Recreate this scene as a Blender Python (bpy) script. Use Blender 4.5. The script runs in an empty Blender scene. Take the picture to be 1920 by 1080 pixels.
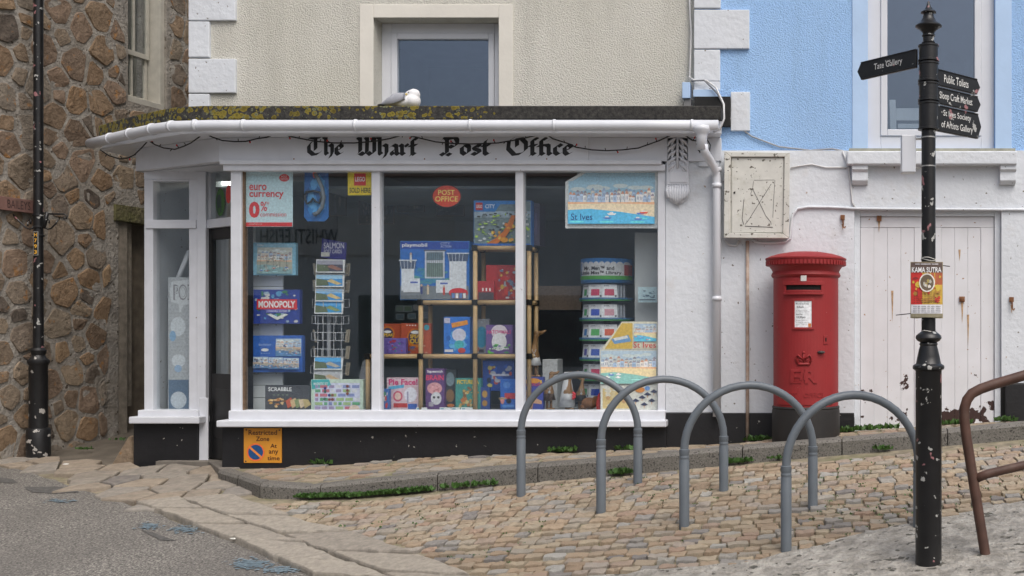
import bpy, bmesh, math, random
from mathutils import Vector, Matrix, noise as mnoise
R = math.radians
random.seed(7)
scene = bpy.context.scene
C = scene.collection

# ---------------------------------------------------------------- camera, sky, sun, exposure
CAMX, CAMY, EYE, F, PX, PY = 2.544, -9.0, 1.10, 2052.0, 1540.0, 625.0
cam_d = bpy.data.cameras.new('camera'); cam = bpy.data.objects.new('camera', cam_d); C.objects.link(cam)
cam.location = (CAMX, CAMY, EYE); cam.rotation_euler = (R(90), 0, 0)
cam_d.sensor_width = 36; cam_d.lens = F/1920*36
cam_d.shift_x = (960-PX)/1920; cam_d.shift_y = (PY-540)/1920
cam_d.clip_start = .1; cam_d.clip_end = 500
scene.camera = cam

SUN_EL, SUN_AZ = 56, 148          # degrees; azimuth clockwise from +Y (148 = behind the camera, to the right)
w = bpy.data.worlds.new('World'); scene.world = w; w.use_nodes = True
nt = w.node_tree; bg = nt.nodes['Background']
sky = nt.nodes.new('ShaderNodeTexSky'); sky.sky_type = 'NISHITA'; sky.sun_disc = False
sky.sun_elevation = R(SUN_EL); sky.sun_rotation = R(SUN_AZ)
sky.air_density = 1.0; sky.dust_density = 6.0; sky.ozone_density = 1.0
hsv = nt.nodes.new('ShaderNodeHueSaturation'); hsv.inputs['Saturation'].default_value = .62   # overcast: a grey sky
nt.links.new(sky.outputs[0], hsv.inputs['Color']); nt.links.new(hsv.outputs[0], bg.inputs[0]); bg.inputs[1].default_value = .15
sd = bpy.data.lights.new('sun', 'SUN'); sd.energy = 1.0; sd.angle = R(40); sd.color = (1, .985, .97)
so = bpy.data.objects.new('sun', sd); C.objects.link(so); so.location = (0, -6, 12)
so.rotation_euler = (R(90-SUN_EL), 0, R(180-SUN_AZ))
scene.view_settings.view_transform = 'Standard'; scene.view_settings.look = 'None'
scene.view_settings.exposure = 0.10; scene.view_settings.gamma = 1; scene.view_settings.use_curve_mapping = False

# ---------------------------------------------------------------- geometry of the place
def at(px, py, Y):
    d = Y-CAMY
    return Vector((CAMX+(px-PX)*d/F, Y, EYE+(PY-py)*d/F))
def topx(v):
    d = v[1]-CAMY
    return (PX+(v[0]-CAMX)*F/d, PY-(v[2]-EYE)*F/d)
def interp(tab, x):
    if x <= tab[0][0]: return tab[0][1]
    for (a, b), (c, d) in zip(tab, tab[1:]):
        if x <= c: return b+(d-b)*(x-a)/(c-a)
    return tab[-1][1]
def sstep(a, b, x):
    t = min(1, max(0, (x-a)/(b-a))); return t*t*(3-2*t)
def g(X, Y):                                   # street surface: climbs to the right, falls towards the harbour
    X = min(7, max(-9, X))
    bx = .0855*X if X > -.9 else -.077+.02*(X+.9)
    if Y < -.8:
        cy = .139*(max(Y, -4.6)+.8)+.02*(min(Y, -4.6)+4.6 if Y < -4.6 else 0)
        if Y < -10: cy = .139*(-3.8)+.02*(-5.4)
    else: cy = .11*(min(Y, 2.5)+.8)*sstep(-1.2, -2.0, X)
    return -.035+bx+cy
def on_ground(px, py):
    lo, hi = 3.5, 16.0
    f = lambda d: EYE+(PY-py)*d/F-g(CAMX+(px-PX)*d/F, d+CAMY)
    for _ in range(50):
        m = (lo+hi)/2
        if f(m) > 0: lo = m
        else: hi = m
    d = (lo+hi)/2; X = CAMX+(px-PX)*d/F
    return Vector((X, d+CAMY, g(X, d+CAMY)))
WZ = [(-2.45, 0), (-1.89, .009), (-1.17, .065), (-.5, .112), (.03, .12), (.97, .145), (1.93, .21), (2.8, .30), (4.1, .38), (6, .50)]
KZ = [(-2.35, 0), (-1.62, -.03), (-1.3, -.043), (-.025, .081), (1.113, .173), (2.144, .26), (3.235, .344), (4.04, .417), (6, .58)]
KY = [(-2.35, -.15), (-2.0, -.46), (-1.66, -.78), (-1.3, -.82), (0, -.8), (1.1, -.8), (2.1, -.74), (3.2, -.72), (6, -.72)]
def pav(X, Y):
    k = interp(KY, X); t = min(1, max(0, (Y-k)/(0-k)))
    return interp(KZ, X)*(1-t)+interp(WZ, X)*t

# ---------------------------------------------------------------- materials
MATS = {}
def nd(t, kind, **kw):
    n = t.nodes.new(kind)
    for k, v in kw.items(): setattr(n, k, v)
    return n
def mixc(t, fac, a, b, mode='MIX'):
    m = nd(t, 'ShaderNodeMix', data_type='RGBA', blend_type=mode)
    for s, v in ((m.inputs[0], fac), (m.inputs[6], a), (m.inputs[7], b)):
        if hasattr(v, 'type') and hasattr(v, 'is_linked'): t.links.new(v, s)
        elif isinstance(v, (int, float)): s.default_value = v
        else: s.default_value = (*v[:3], 1)
    return m.outputs[2]
def ramp(t, sock, stops, interp_='LINEAR'):
    r = nd(t, 'ShaderNodeValToRGB'); r.color_ramp.interpolation = interp_
    e = r.color_ramp.elements
    while len(e) < len(stops): e.new(.5)
    for q, (p, c) in zip(e, stops):
        q.position = p; q.color = (*c[:3], 1) if not isinstance(c, (int, float)) else (c, c, c, 1)
    t.links.new(sock, r.inputs[0]); return r.outputs[0]
def noise(t, co, scale, detail=4, rough=.55):
    n = nd(t, 'ShaderNodeTexNoise'); n.inputs['Scale'].default_value = scale; n.inputs['Detail'].default_value = detail
    n.inputs['Roughness'].default_value = rough; t.links.new(co, n.inputs['Vector']); return n.outputs[0]
def voro(t, co, scale, feature='F1', out=0):
    n = nd(t, 'ShaderNodeTexVoronoi', feature=feature); n.inputs['Scale'].default_value = scale
    t.links.new(co, n.inputs['Vector']); return n.outputs[out]
def bump(t, p, h, strength, dist):
    b = nd(t, 'ShaderNodeBump'); b.inputs['Strength'].default_value = strength; b.inputs['Distance'].default_value = dist
    t.links.new(h, b.inputs['Height']); t.links.new(b.outputs[0], p.inputs['Normal'])
def base_mat(name):
    m = bpy.data.materials.new(name); m.use_nodes = True; t = m.node_tree
    p = t.nodes['Principled BSDF']; co = nd(t, 'ShaderNodeTexCoord').outputs['Object']
    return m, t, p, co
def setcol(t, p, v):
    if hasattr(v, 'is_linked'): t.links.new(v, p.inputs['Base Color'])
    else: p.inputs['Base Color'].default_value = (*v[:3], 1)
def mk(name, col, rough=.6, var=.12, scale=6, bmp=0, bscale=120, bdist=.004, dirt=None, chips=None, metal=0, spec=.5):
    """painted / plain surface: base colour with mottling, optional dirt patches (colour, scale, amount) and chips [(colour, scale, threshold)]"""
    if name in MATS: return MATS[name]
    m, t, p, co = base_mat(name)
    n1 = noise(t, co, scale)
    c = mixc(t, ramp(t, n1, [(.3, 0), (.7, 1)]), [x*(1-var) for x in col], [min(1, x*(1+var)) for x in col])
    if dirt:
        dc, ds, da = dirt
        f = ramp(t, noise(t, co, ds, 8, .7), [(1-da-.12, 0), (1-da+.2, .8)])
        c = mixc(t, f, c, dc)
    for i, (cc, cs, th) in enumerate(chips or []):
        f = ramp(t, noise(t, co, cs, 3, .5), [(th, 0), (th+.015, 1)])
        c = mixc(t, f, c, cc)
    setcol(t, p, c); p.inputs['Roughness'].default_value = rough; p.inputs['Metallic'].default_value = metal
    p.inputs['Specular IOR Level'].default_value = spec
    if bmp: bump(t, p, noise(t, co, bscale, 5), bmp, bdist)
    MATS[name] = m; return m
def flat(col, rough=.45):
    """print colour"""
    k = 'print_%d_%d_%d' % tuple(int(x*255) for x in col[:3])
    return mk(k, [min(.88, x*1.3) for x in col[:3]], rough, .16, 55)
def piece_mat(name, stops, island=False, mott=.35, mscale=18, bmp=.6, bscale=45, bdist=.01, rough=.85, spots=None, extra=None):
    """stones and setts: each piece gets its own tone"""
    m, t, p, co = base_mat(name)
    if island: r = nd(t, 'ShaderNodeNewGeometry').outputs['Random Per Island']
    else: r = nd(t, 'ShaderNodeObjectInfo').outputs['Random']
    c = ramp(t, r, stops)
    if not island:
        vv = nd(t, 'ShaderNodeVectorMath', operation='ADD'); t.links.new(co, vv.inputs[0])
        cb = nd(t, 'ShaderNodeCombineXYZ'); mm = nd(t, 'ShaderNodeMath', operation='MULTIPLY'); mm.inputs[1].default_value = 37.0
        t.links.new(r, mm.inputs[0]); t.links.new(mm.outputs[0], cb.inputs[0]); t.links.new(mm.outputs[0], cb.inputs[2]); t.links.new(cb.outputs[0], vv.inputs[1]); co = vv.outputs[0]
    n = noise(t, co, mscale, 8, .7)
    c = mixc(t, ramp(t, n, [(.3, 0), (.75, 1)]), mixc(t, mott, c, (.03, .025, .02)), mixc(t, mott*.5, c, (.62, .52, .4)))
    for cc, cs, th in spots or []:
        c = mixc(t, ramp(t, noise(t, co, cs, 4, .6), [(th, 0), (th+.08, 1)]), c, cc)
    setcol(t, p, c); p.inputs['Roughness'].default_value = rough; p.inputs['Specular IOR Level'].default_value = .25
    bump(t, p, noise(t, co, bscale, 8, .7), bmp, bdist)
    MATS[name] = m; return m

# ---------------------------------------------------------------- mesh builder
class MB:
    def __init__(s): s.v = []; s.f = []; s.m = []; s.cur = 0
    def quad(s, pts, m=None):
        i = len(s.v); s.v += [tuple(p) for p in pts]; s.f.append(tuple(range(i, i+len(pts)))); s.m.append(s.cur if m is None else m)
    def bx(s, x0, x1, y0, y1, z0, z1):
        x0, x1 = min(x0, x1), max(x0, x1); y0, y1 = min(y0, y1), max(y0, y1); z0, z1 = min(z0, z1), max(z0, z1)
        i = len(s.v)
        s.v += [(x0, y0, z0), (x1, y0, z0), (x1, y1, z0), (x0, y1, z0), (x0, y0, z1), (x1, y0, z1), (x1, y1, z1), (x0, y1, z1)]
        for q in ((0, 3, 2, 1), (4, 5, 6, 7), (0, 1, 5, 4), (1, 2, 6, 5), (2, 3, 7, 6), (3, 0, 4, 7)):
            s.f.append(tuple(i+k for k in q)); s.m.append(s.cur)
        return s
    def pbox(s, px0, py0, px1, py1, Y, Yb):              # box whose front face fills a picture rectangle at depth Y
        a = at(px0, py1, Y); b = at(px1, py0, Y); return s.bx(a.x, b.x, Y, Yb, a.z, b.z)
    def prism(s, pts, z0, z1):                            # plan polygon extruded in z
        n = len(pts); i = len(s.v)
        ar = sum(pts[k][0]*pts[(k+1) % n][1]-pts[(k+1) % n][0]*pts[k][1] for k in range(n))
        if ar < 0: pts = pts[::-1]
        s.v += [(x, y, z0) for x, y in pts]+[(x, y, z1) for x, y in pts]
        s.f.append(tuple(i+n-1-k for k in range(n))); s.m.append(s.cur)
        s.f.append(tuple(i+n+k for k in range(n))); s.m.append(s.cur)
        for k in range(n):
            j = (k+1) % n; s.f.append((i+k, i+j, i+n+j, i+n+k)); s.m.append(s.cur)
        return s
    def ext(s, pts, dvec):                                # any planar 3-D polygon extruded by a vector
        n = len(pts); i = len(s.v); pts = [Vector(p) for p in pts]; dv = Vector(dvec)
        nn = Vector((0, 0, 0))
        for k in range(n): nn += pts[k].cross(pts[(k+1) % n])
        if nn.dot(dv) > 0: pts = pts[::-1]
        s.v += [tuple(p) for p in pts]+[tuple(p+dv) for p in pts]
        s.f.append(tuple(i+k for k in range(n))); s.m.append(s.cur)
        s.f.append(tuple(i+2*n-1-k for k in range(n))); s.m.append(s.cur)
        for k in range(n):
            j = (k+1) % n; s.f.append((i+j, i+k, i+n+k, i+n+j)); s.m.append(s.cur)
        return s
    def tube(s, path, r, n=8, cap=True, closed=False):
        path = [Vector(p) for p in path]; i0 = len(s.v); N = len(path)
        rs = r if isinstance(r, (list, tuple)) else [r]*N
        up = None
        for k, p in enumerate(path):
            a = path[max(0, k-1)]; b = path[min(N-1, k+1)]
            d = (b-a).normalized() if (b-a).length > 1e-9 else Vector((0, 0, 1))
            if up is None: up = d.orthogonal().normalized()
            up = (up-d*up.dot(d)).normalized() if (up-d*up.dot(d)).length > 1e-6 else d.orthogonal().normalized()
            sd_ = d.cross(up)
            for q in range(n):
                an = 2*math.pi*q/n; s.v.append(tuple(p+(up*math.cos(an)+sd_*math.sin(an))*rs[k]))
        for k in range(N-1):
            for q in range(n):
                a = i0+k*n+q; b = i0+k*n+(q+1) % n
                s.f.append((a, b, b+n, a+n)); s.m.append(s.cur)
        if cap:
            s.f.append(tuple(i0+n-1-q for q in range(n))); s.m.append(s.cur)
            s.f.append(tuple(i0+(N-1)*n+q for q in range(n))); s.m.append(s.cur)
        return s
    def lathe(s, prof, c, n=32):                          # prof: (r, z) from top to bottom or bottom to top, absolute z
        i0 = len(s.v); N = len(prof)
        for r, z in prof:
            for q in range(n):
                an = 2*math.pi*q/n; s.v.append((c[0]+r*math.cos(an), c[1]+r*math.sin(an), z))
        flip = prof[0][1] > prof[-1][1]
        for k in range(N-1):
            for q in range(n):
                a = i0+k*n+q; b = i0+k*n+(q+1) % n
                s.f.append((a, a+n, b+n, b) if flip else (a, b, b+n, a+n)); s.m.append(s.cur)
        s.f.append(tuple(i0+q for q in (range(n) if flip else range(n-1, -1, -1)))); s.m.append(s.cur)
        s.f.append(tuple(i0+(N-1)*n+q for q in (range(n-1, -1, -1) if flip else range(n)))); s.m.append(s.cur)
        return s
    def ball(s, c, rx, ry, rz, n=14, m=9):
        i0 = len(s.v)
        for a in range(m+1):
            th = math.pi*a/m
            for q in range(n):
                ph = 2*math.pi*q/n
                s.v.append((c[0]+rx*math.sin(th)*math.cos(ph), c[1]+ry*math.sin(th)*math.sin(ph), c[2]+rz*math.cos(th)))
        for a in range(m):
            for q in range(n):
                k = i0+a*n+q; l = i0+a*n+(q+1) % n
                s.f.append((k, k+n, l+n, l)); s.m.append(s.cur)
        return s
    def mesh(s, name, mats, off=(0, 0, 0), smooth=False):
        me = bpy.data.meshes.new(name)
        me.from_pydata([(x-off[0], y-off[1], z-off[2]) for x, y, z in s.v], [], s.f)
        for m in mats: me.materials.append(m)
        me.polygons.foreach_set('material_index', s.m)
        if smooth: me.polygons.foreach_set('use_smooth', [True]*len(s.f))
        me.update(); return me
def wloc(o):
    v = Vector(o.location)
    while o.parent: o = o.parent; v += Vector(o.location)
    return v
def link(name, me, parent=None, loc=(0, 0, 0)):
    o = bpy.data.objects.new(name, me); C.objects.link(o); o.location = loc
    if parent: o.parent = parent
    return o
def bevel(o, wd=.004, seg=2):
    m = o.modifiers.new('bevel', 'BEVEL'); m.width = wd; m.segments = seg; m.limit_method = 'ANGLE'; m.angle_limit = R(35)
    return o
def part(mb, name, mats, parent, smooth=False, bev=0):
    """a piece of a thing: vertices are given in the place's coordinates"""
    mats = mats if isinstance(mats, (list, tuple)) else [mats]
    o = link(name, mb.mesh(name, mats, wloc(parent), smooth), parent)
    if bev: bevel(o, bev)
    return o
def tag(o, label=None, cat=None, group=None, kind=None):
    if label: o['label'] = label
    if cat: o['category'] = cat
    if group: o['group'] = group
    if kind: o['kind'] = kind
    return o
def thing(name, label, cat, loc=(0, 0, 0), group=None):
    o = bpy.data.objects.new(name, None); C.objects.link(o); o.location = loc; o.empty_display_size = .1
    return tag(o, label, cat, group)
def solid(mb, name, mats, label=None, cat=None, group=None, kind=None, smooth=False, bev=0):
    """a thing (or a piece of the setting) that is one mesh; origin at its base"""
    xs, ys, zs = zip(*mb.v)
    c = ((min(xs)+max(xs))/2, (min(ys)+max(ys))/2, min(zs))
    mats = mats if isinstance(mats, (list, tuple)) else [mats]
    o = link(name, mb.mesh(name, mats, c, smooth), None, c)
    if bev: bevel(o, bev)
    return tag(o, label, cat, group, kind)
def copy_tree(o, parent=None):
    c = o.copy(); C.objects.link(c); c.parent = parent
    for ch in list(o.children): copy_tree(ch, c)
    return c

# ---------------------------------------------------------------- flat print: lettering, pictures
TXT = {}
def text_geo(s, bold):
    if (s, bold) in TXT: return TXT[(s, bold)]
    cu = bpy.data.curves.new('t', 'FONT'); cu.body = s; cu.size = 1; cu.offset = bold; cu.resolution_u = 3; cu.fill_mode = 'FRONT'
    ob = bpy.data.objects.new('t', cu); C.objects.link(ob)
    me = ob.to_mesh()
    vs = [(v.co.x, v.co.y) for v in me.vertices]; fs = [tuple(p.vertices) for p in me.polygons]
    ob.to_mesh_clear(); bpy.data.objects.remove(ob); bpy.data.curves.remove(cu)
    x0 = min(v[0] for v in vs); x1 = max(v[0] for v in vs); y0 = min(v[1] for v in vs); y1 = max(v[1] for v in vs)
    TXT[(s, bold)] = ([((x-x0)/(x1-x0), (y-y0)/(y1-y0)) for x, y in vs], fs); return TXT[(s, bold)]
class Art:
    """layers of flat print; f(x, y, h) maps print coordinates and a height above the sheet to the place"""
    def __init__(s, f): s.f = f; s.v = []; s.fc = []; s.mi = []; s.mats = []; s.h = .0006
    def mat(s, col):
        m = col if not isinstance(col, (tuple, list)) else flat(col)
        if m not in s.mats: s.mats.append(m)
        return s.mats.index(m)
    def poly(s, pts, col):
        i = len(s.v); s.v += [tuple(s.f(x, y, s.h)) for x, y in pts]; s.fc.append(tuple(range(i, i+len(pts)))); s.mi.append(s.mat(col)); s.h += .00012
    def rect(s, x0, y0, x1, y1, col): s.poly([(x0, y1), (x1, y1), (x1, y0), (x0, y0)], col)
    def ell(s, cx, cy, rx, ry, col, n=22): s.poly([(cx+rx*math.cos(2*math.pi*k/n), cy-ry*math.sin(2*math.pi*k/n)) for k in range(n)], col)
    def line(s, pts, wd, col):
        for (x0, y0), (x1, y1) in zip(pts, pts[1:]):
            L = math.hypot(x1-x0, y1-y0) or 1; nx, ny = -(y1-y0)/L*wd/2, (x1-x0)/L*wd/2
            s.poly([(x0+nx, y0+ny), (x0-nx, y0-ny), (x1-nx, y1-ny), (x1+nx, y1+ny)], col)
    def text(s, t, x0, y0, x1, y1, col, bold=0):
        vs, fs = text_geo(t, bold); i = len(s.v); mi = s.mat(col)
        s.v += [tuple(s.f(x0+(x1-x0)*u, y1+(y0-y1)*v, s.h)) for u, v in vs]
        for f in fs: s.fc.append(tuple(i+k for k in f)); s.mi.append(mi)
        s.h += .00012
    def blobs(s, x0, y0, x1, y1, cols, n, seed, a=.08, b=.22):
        r = random.Random(seed); W, H = x1-x0, y1-y0
        for k in range(n):
            rx = W*r.uniform(a, b)/2; ry = H*r.uniform(a, b)/2
            cx = r.uniform(x0+rx, x1-rx); cy = r.uniform(y0+ry, y1-ry); m = r.randint(4, 7); ph = r.random()*6
            s.poly([(cx+rx*math.cos(ph+2*math.pi*q/m)*r.uniform(.7, 1), cy-ry*math.sin(ph+2*math.pi*q/m)*r.uniform(.7, 1)) for q in range(m)], r.choice(cols))
    def harbour(s, x0, y0, x1, y1, seed, sky=(.45, .62, .8), sea=(.12, .45, .65), sand=(.72, .6, .38), pale=.0):
        r = random.Random(seed); W, H = x1-x0, y1-y0
        Y = lambda t: y0+H*t
        s.rect(x0, y0, x1, y1, sky)
        for k in range(7): cx = r.uniform(x0+W*.1, x1-W*.1); s.ell(cx, Y(.1+.1*r.random()), W*.09, H*.05, (.62, .72, .84), 10)
        n = max(6, int(W/7)); bw = W/n
        for row in range(2):
            for k in range(n):
                hx = x0+k*bw+r.uniform(-.2, .2)*bw*row; hx0 = max(x0, hx); hx1 = min(x1, hx+bw*.96)
                hh = r.uniform(.14, .27)*H; yb = Y(.42+.08*row)
                wc = r.choice([(.75, .74, .7), (.62, .66, .72), (.4, .52, .68), (.72, .62, .55)])
                s.poly([(hx0, yb), (hx1, yb), (hx1, yb-hh*.75), (hx0, yb-hh*.75)], wc)
                s.poly([(hx0, yb-hh*.75), (hx1, yb-hh*.75), ((hx0+hx1)/2+bw*.15, yb-hh), ((hx0+hx1)/2-bw*.15, yb-hh)], r.choice([(.3, .28, .33), (.5, .28, .2), (.3, .4, .55)]))
                for q in range(2):
                    wx = hx0+(hx1-hx0)*(.25+.4*q); s.rect(wx, yb-hh*.55, wx+bw*.14, yb-hh*.25, (.2, .24, .34))
        s.poly([(x0, Y(.62)), (x0, Y(.49)), (x0+W*.4, Y(.5)), (x1, Y(.49)), (x1, Y(.62))], (.65, .4, .24))
        s.poly([(x0, Y(.72)), (x0, Y(.54)), (x0+W*.5, Y(.52)), (x1, Y(.55)), (x1, Y(.86)), (x0+W*.5, Y(.74))], sand)
        s.poly([(x0, y1), (x0, Y(.68)), (x0+W*.25, Y(.65)), (x0+W*.6, Y(.72)), (x1, Y(.84)), (x1, y1)], sea)
        for k in range(4):
            s.ell(x0+W*r.uniform(.1, .9), Y(r.uniform(.86, .96)), W*.09, H*.02, tuple(min(1, c*1.5) for c in sea), 10)
        for k in range(5):
            bx, by = x0+W*r.uniform(.08, .9), Y(r.uniform(.7, .9)); L = W*.055
            s.poly([(bx-L, by), (bx-L*.6, by+H*.04), (bx+L*.6, by+H*.04), (bx+L, by)], r.choice([(.6, .12, .08), (.8, .8, .8), (.1, .2, .5)]))
            s.rect(bx-L*.4, by-H*.03, bx+L*.3, by, (.85, .85, .82))
    def build(s, name, parent):
        off = wloc(parent); me = bpy.data.meshes.new(name)
        me.from_pydata([(x-off[0], y-off[1], z-off[2]) for x, y, z in s.v], [], s.fc)
        for m in s.mats: me.materials.append(m)
        me.polygons.foreach_set('material_index', s.mi); me.update()
        return link(name, me, parent)
def pxmap(Y): return lambda x, y, h: at(x, y, Y)-Vector((0, h, 0))
# ---------------------------------------------------------------- materials of the place
def glass_mat(name, tint=(.9, .95, .95), refl=.05, gtint=(.92, .97, 1)):
    m = bpy.data.materials.new(name); m.use_nodes = True; t = m.node_tree
    t.nodes.remove(t.nodes['Principled BSDF']); out = t.nodes['Material Output']
    lw = nd(t, 'ShaderNodeLayerWeight'); lw.inputs[0].default_value = .5
    pw = nd(t, 'ShaderNodeMath', operation='POWER'); pw.inputs[1].default_value = 5; t.links.new(lw.outputs['Facing'], pw.inputs[0])
    ma = nd(t, 'ShaderNodeMath', operation='MULTIPLY_ADD'); ma.inputs[1].default_value = 1-refl; ma.inputs[2].default_value = refl; t.links.new(pw.outputs[0], ma.inputs[0])
    tr = nd(t, 'ShaderNodeBsdfTransparent'); tr.inputs[0].default_value = (*tint, 1)
    gl = nd(t, 'ShaderNodeBsdfGlossy'); gl.inputs['Color'].default_value = (*gtint, 1); gl.inputs['Roughness'].default_value = .015
    mx = nd(t, 'ShaderNodeMixShader'); t.links.new(ma.outputs[0], mx.inputs[0]); t.links.new(tr.outputs[0], mx.inputs[1]); t.links.new(gl.outputs[0], mx.inputs[2])
    t.links.new(mx.outputs[0], out.inputs[0]); MATS[name] = m; return m
GLASS = glass_mat('window_glass', (.97, .985, .985), .075)
DGLASS = glass_mat('double_glazing', (.85, .9, .92), .12, (.70, .80, 1))
WHITE = mk('white_gloss_paint', (.655, .675, .72), .4, .05, 5, bmp=.15, bscale=60, bdist=.002, dirt=((.42, .38, .33), 3.5, .26))
WHITE2 = mk('white_trim_paint', (.665, .685, .73), .4, .05, 9, bmp=.12, bscale=70, bdist=.002, dirt=((.45, .42, .38), 6, .22), chips=[((.2, .16, .12), 26, .74)])
WALLW = mk('white_masonry_paint', (.65, .68, .72), .6, .05, 2.2, bmp=.5, bscale=22, bdist=.012, dirt=((.50, .46, .41), 2.4, .3), chips=[((.16, .14, .12), 30, .715), ((.40, .32, .26), 11, .73)])
PVC = mk('white_plastic', (.655, .675, .72), .35, .04, 4, dirt=((.45, .42, .38), 5, .2))
BLACKW = mk('black_plinth_paint', (.011, .011, .013), .5, .2, 6, bmp=.4, bscale=30, bdist=.006, chips=[((.4, .38, .34), 19, .72)])
def pebble(name, col, stain, sc, d):
    m, t, p, co = base_mat(name)
    n = noise(t, co, 1.3, 6); c = mixc(t, ramp(t, n, [(.35, 0), (.75, 1)]), col, stain)
    mp = nd(t, 'ShaderNodeMapping'); mp.inputs['Scale'].default_value = (2.2, 2.2, .28); t.links.new(co, mp.inputs['Vector'])
    c = mixc(t, ramp(t, noise(t, mp.outputs[0], 1.6, 7, .65), [(.48, 0), (.72, .45)]), c, tuple(x*.72 for x in stain))
    v = noise(t, co, sc, 4, .6)
    c = mixc(t, ramp(t, v, [(.32, .4), (.46, 0)]), c, tuple(x*.6 for x in col))
    setcol(t, p, c); p.inputs['Roughness'].default_value = .85; p.inputs['Specular IOR Level'].default_value = .2
    bump(t, p, v, 1.0, d); MATS[name] = m; return m
CREAM = pebble('cream_pebbledash', (.71, .695, .63), (.63, .615, .54), 88, .018)
BLUE = pebble('blue_render', (.37, .59, .93), (.39, .60, .91), 95, .014)
CREAMS = mk('cream_smooth_render', (.69, .665, .60), .75, .06, 3, bmp=.3, bscale=30, bdist=.006, dirt=((.36, .34, .24), 3, .25))
BLUES = mk('pale_blue_smooth_render', (.44, .60, .83), .7, .05, 3, bmp=.3, bscale=26, bdist=.006)
DARKROOM = mk('dim_interior_paint', (.34, .41, .45), .8, .15, 2)
BEAD = mk('bare_brown_wood', (.16, .10, .06), .6, .3, 30)
def lichen_mat():
    m, t, p, co = base_mat('lichened_felt')
    n = noise(t, co, 30, 6, .7); c = ramp(t, n, [(.35, (.012, .012, .012)), (.62, (.05, .047, .042)), (.8, (.10, .095, .085))])
    sx = nd(t, 'ShaderNodeSeparateXYZ'); t.links.new(co, sx.inputs[0])
    dens = ramp(t, noise(t, co, 1.7, 3), [(.3, .0), (.55, .30)])
    fall = nd(t, 'ShaderNodeMapRange'); fall.inputs[1].default_value = -.4; fall.inputs[2].default_value = .75; fall.inputs[3].default_value = .36; fall.inputs[4].default_value = 0
    t.links.new(sx.outputs[0], fall.inputs[0])
    wob = nd(t, 'ShaderNodeVectorMath', operation='ADD'); t.links.new(co, wob.inputs[0])
    nz = nd(t, 'ShaderNodeTexNoise'); nz.inputs['Scale'].default_value = 24; t.links.new(co, nz.inputs['Vector'])
    sc = nd(t, 'ShaderNodeVectorMath', operation='SCALE'); sc.inputs['Scale'].default_value = .035; t.links.new(nz.outputs['Color'], sc.inputs[0]); t.links.new(sc.outputs[0], wob.inputs[1])
    for scale, col in ((13, (.17, .13, .016)), (21, (.20, .16, .02)), (31, (.17, .18, .10))):
        d = voro(t, wob.outputs[0], scale)
        mn = nd(t, 'ShaderNodeMath', operation='MULTIPLY'); t.links.new(dens, mn.inputs[0]); mn.inputs[1].default_value = 1.0
        ad = nd(t, 'ShaderNodeMath', operation='MINIMUM'); t.links.new(fall.outputs[0], ad.inputs[0]); ad.inputs[1].default_value = .34
        a2 = nd(t, 'ShaderNodeMath', operation='ADD'); t.links.new(ad.outputs[0], a2.inputs[0]); t.links.new(dens, a2.inputs[1])
        a3 = nd(t, 'ShaderNodeMath', operation='SUBTRACT'); t.links.new(a2.outputs[0], a3.inputs[0]); a3.inputs[1].default_value = .20 if scale < 30 else .3
        lt = nd(t, 'ShaderNodeMath', operation='LESS_THAN'); t.links.new(d, lt.inputs[0]); t.links.new(a3.outputs[0], lt.inputs[1])
        gt = nd(t, 'ShaderNodeMath', operation='GREATER_THAN'); t.links.new(fall.outputs[0], gt.inputs[0]); gt.inputs[1].default_value = .02
        ml = nd(t, 'ShaderNodeMath', operation='MULTIPLY'); t.links.new(lt.outputs[0], ml.inputs[0]); t.links.new(gt.outputs[0], ml.inputs[1])
        c = mixc(t, ml.outputs[0], c, mixc(t, ramp(t, d, [(.1, 0), (.3, 1)]), tuple(x*.55 for x in col), col))
    setcol(t, p, c); p.inputs['Roughness'].default_value = .9; bump(t, p, n, .8, .01); MATS['lichened_felt'] = m; return m
LICHEN = lichen_mat()
def asphalt_mat():
    m, t, p, co = base_mat('worn_asphalt')
    n = noise(t, co, 75, 4, .75); big = noise(t, co, 1.1, 5)
    c = ramp(t, n, [(.34, (.03, .028, .026)), (.5, (.16, .15, .135)), (.66, (.46, .43, .38))])
    c = mixc(t, ramp(t, big, [(.35, 0), (.7, .5)]), c, (.12, .11, .10))
    pass
    setcol(t, p, c); p.inputs['Roughness'].default_value = .85; bump(t, p, n, .7, .008); MATS['worn_asphalt'] = m; return m
ASPH = asphalt_mat()
CONC = mk('pale_worn_concrete', (.36, .34, .305), .85, .3, 9, bmp=1, bscale=18, bdist=.05, dirt=((.15, .135, .11), 11, .48), chips=[((.09, .085, .07), 16, .63)])
GRANITE = mk('grey_granite', (.155, .145, .128), .8, .3, 90, bmp=.6, bscale=70, bdist=.006, dirt=((.10, .09, .075), 6, .35), chips=[((.045, .04, .036), 75, .6)])
BED = mk('sandy_joint_bed', (.24, .205, .145), .95, .35, 12, bmp=.8, bscale=50, bdist=.01, dirt=((.13, .15, .045), 3.5, .42))
SETT_STOPS = [(0, (0.306, 0.224, 0.152)), (.16, (0.383, 0.288, 0.197)), (.32, (0.344, 0.279, 0.202)), (.48, (0.421, 0.348, 0.248)), (.62, (0.326, 0.298, 0.253)), (.74, (0.354, 0.243, 0.177)), (.85, (0.364, 0.353, 0.319)), (.93, (0.182, 0.174, 0.177)), (1, (0.421, 0.417, 0.389))]
SETT = piece_mat('sett_granite', SETT_STOPS, mott=.38, mscale=30, bscale=90, bmp=.7, bdist=.006)
SETTI = piece_mat('sett_granite_mass', SETT_STOPS, island=True, mott=.38, mscale=30, bscale=90, bmp=.7, bdist=.006)
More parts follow.
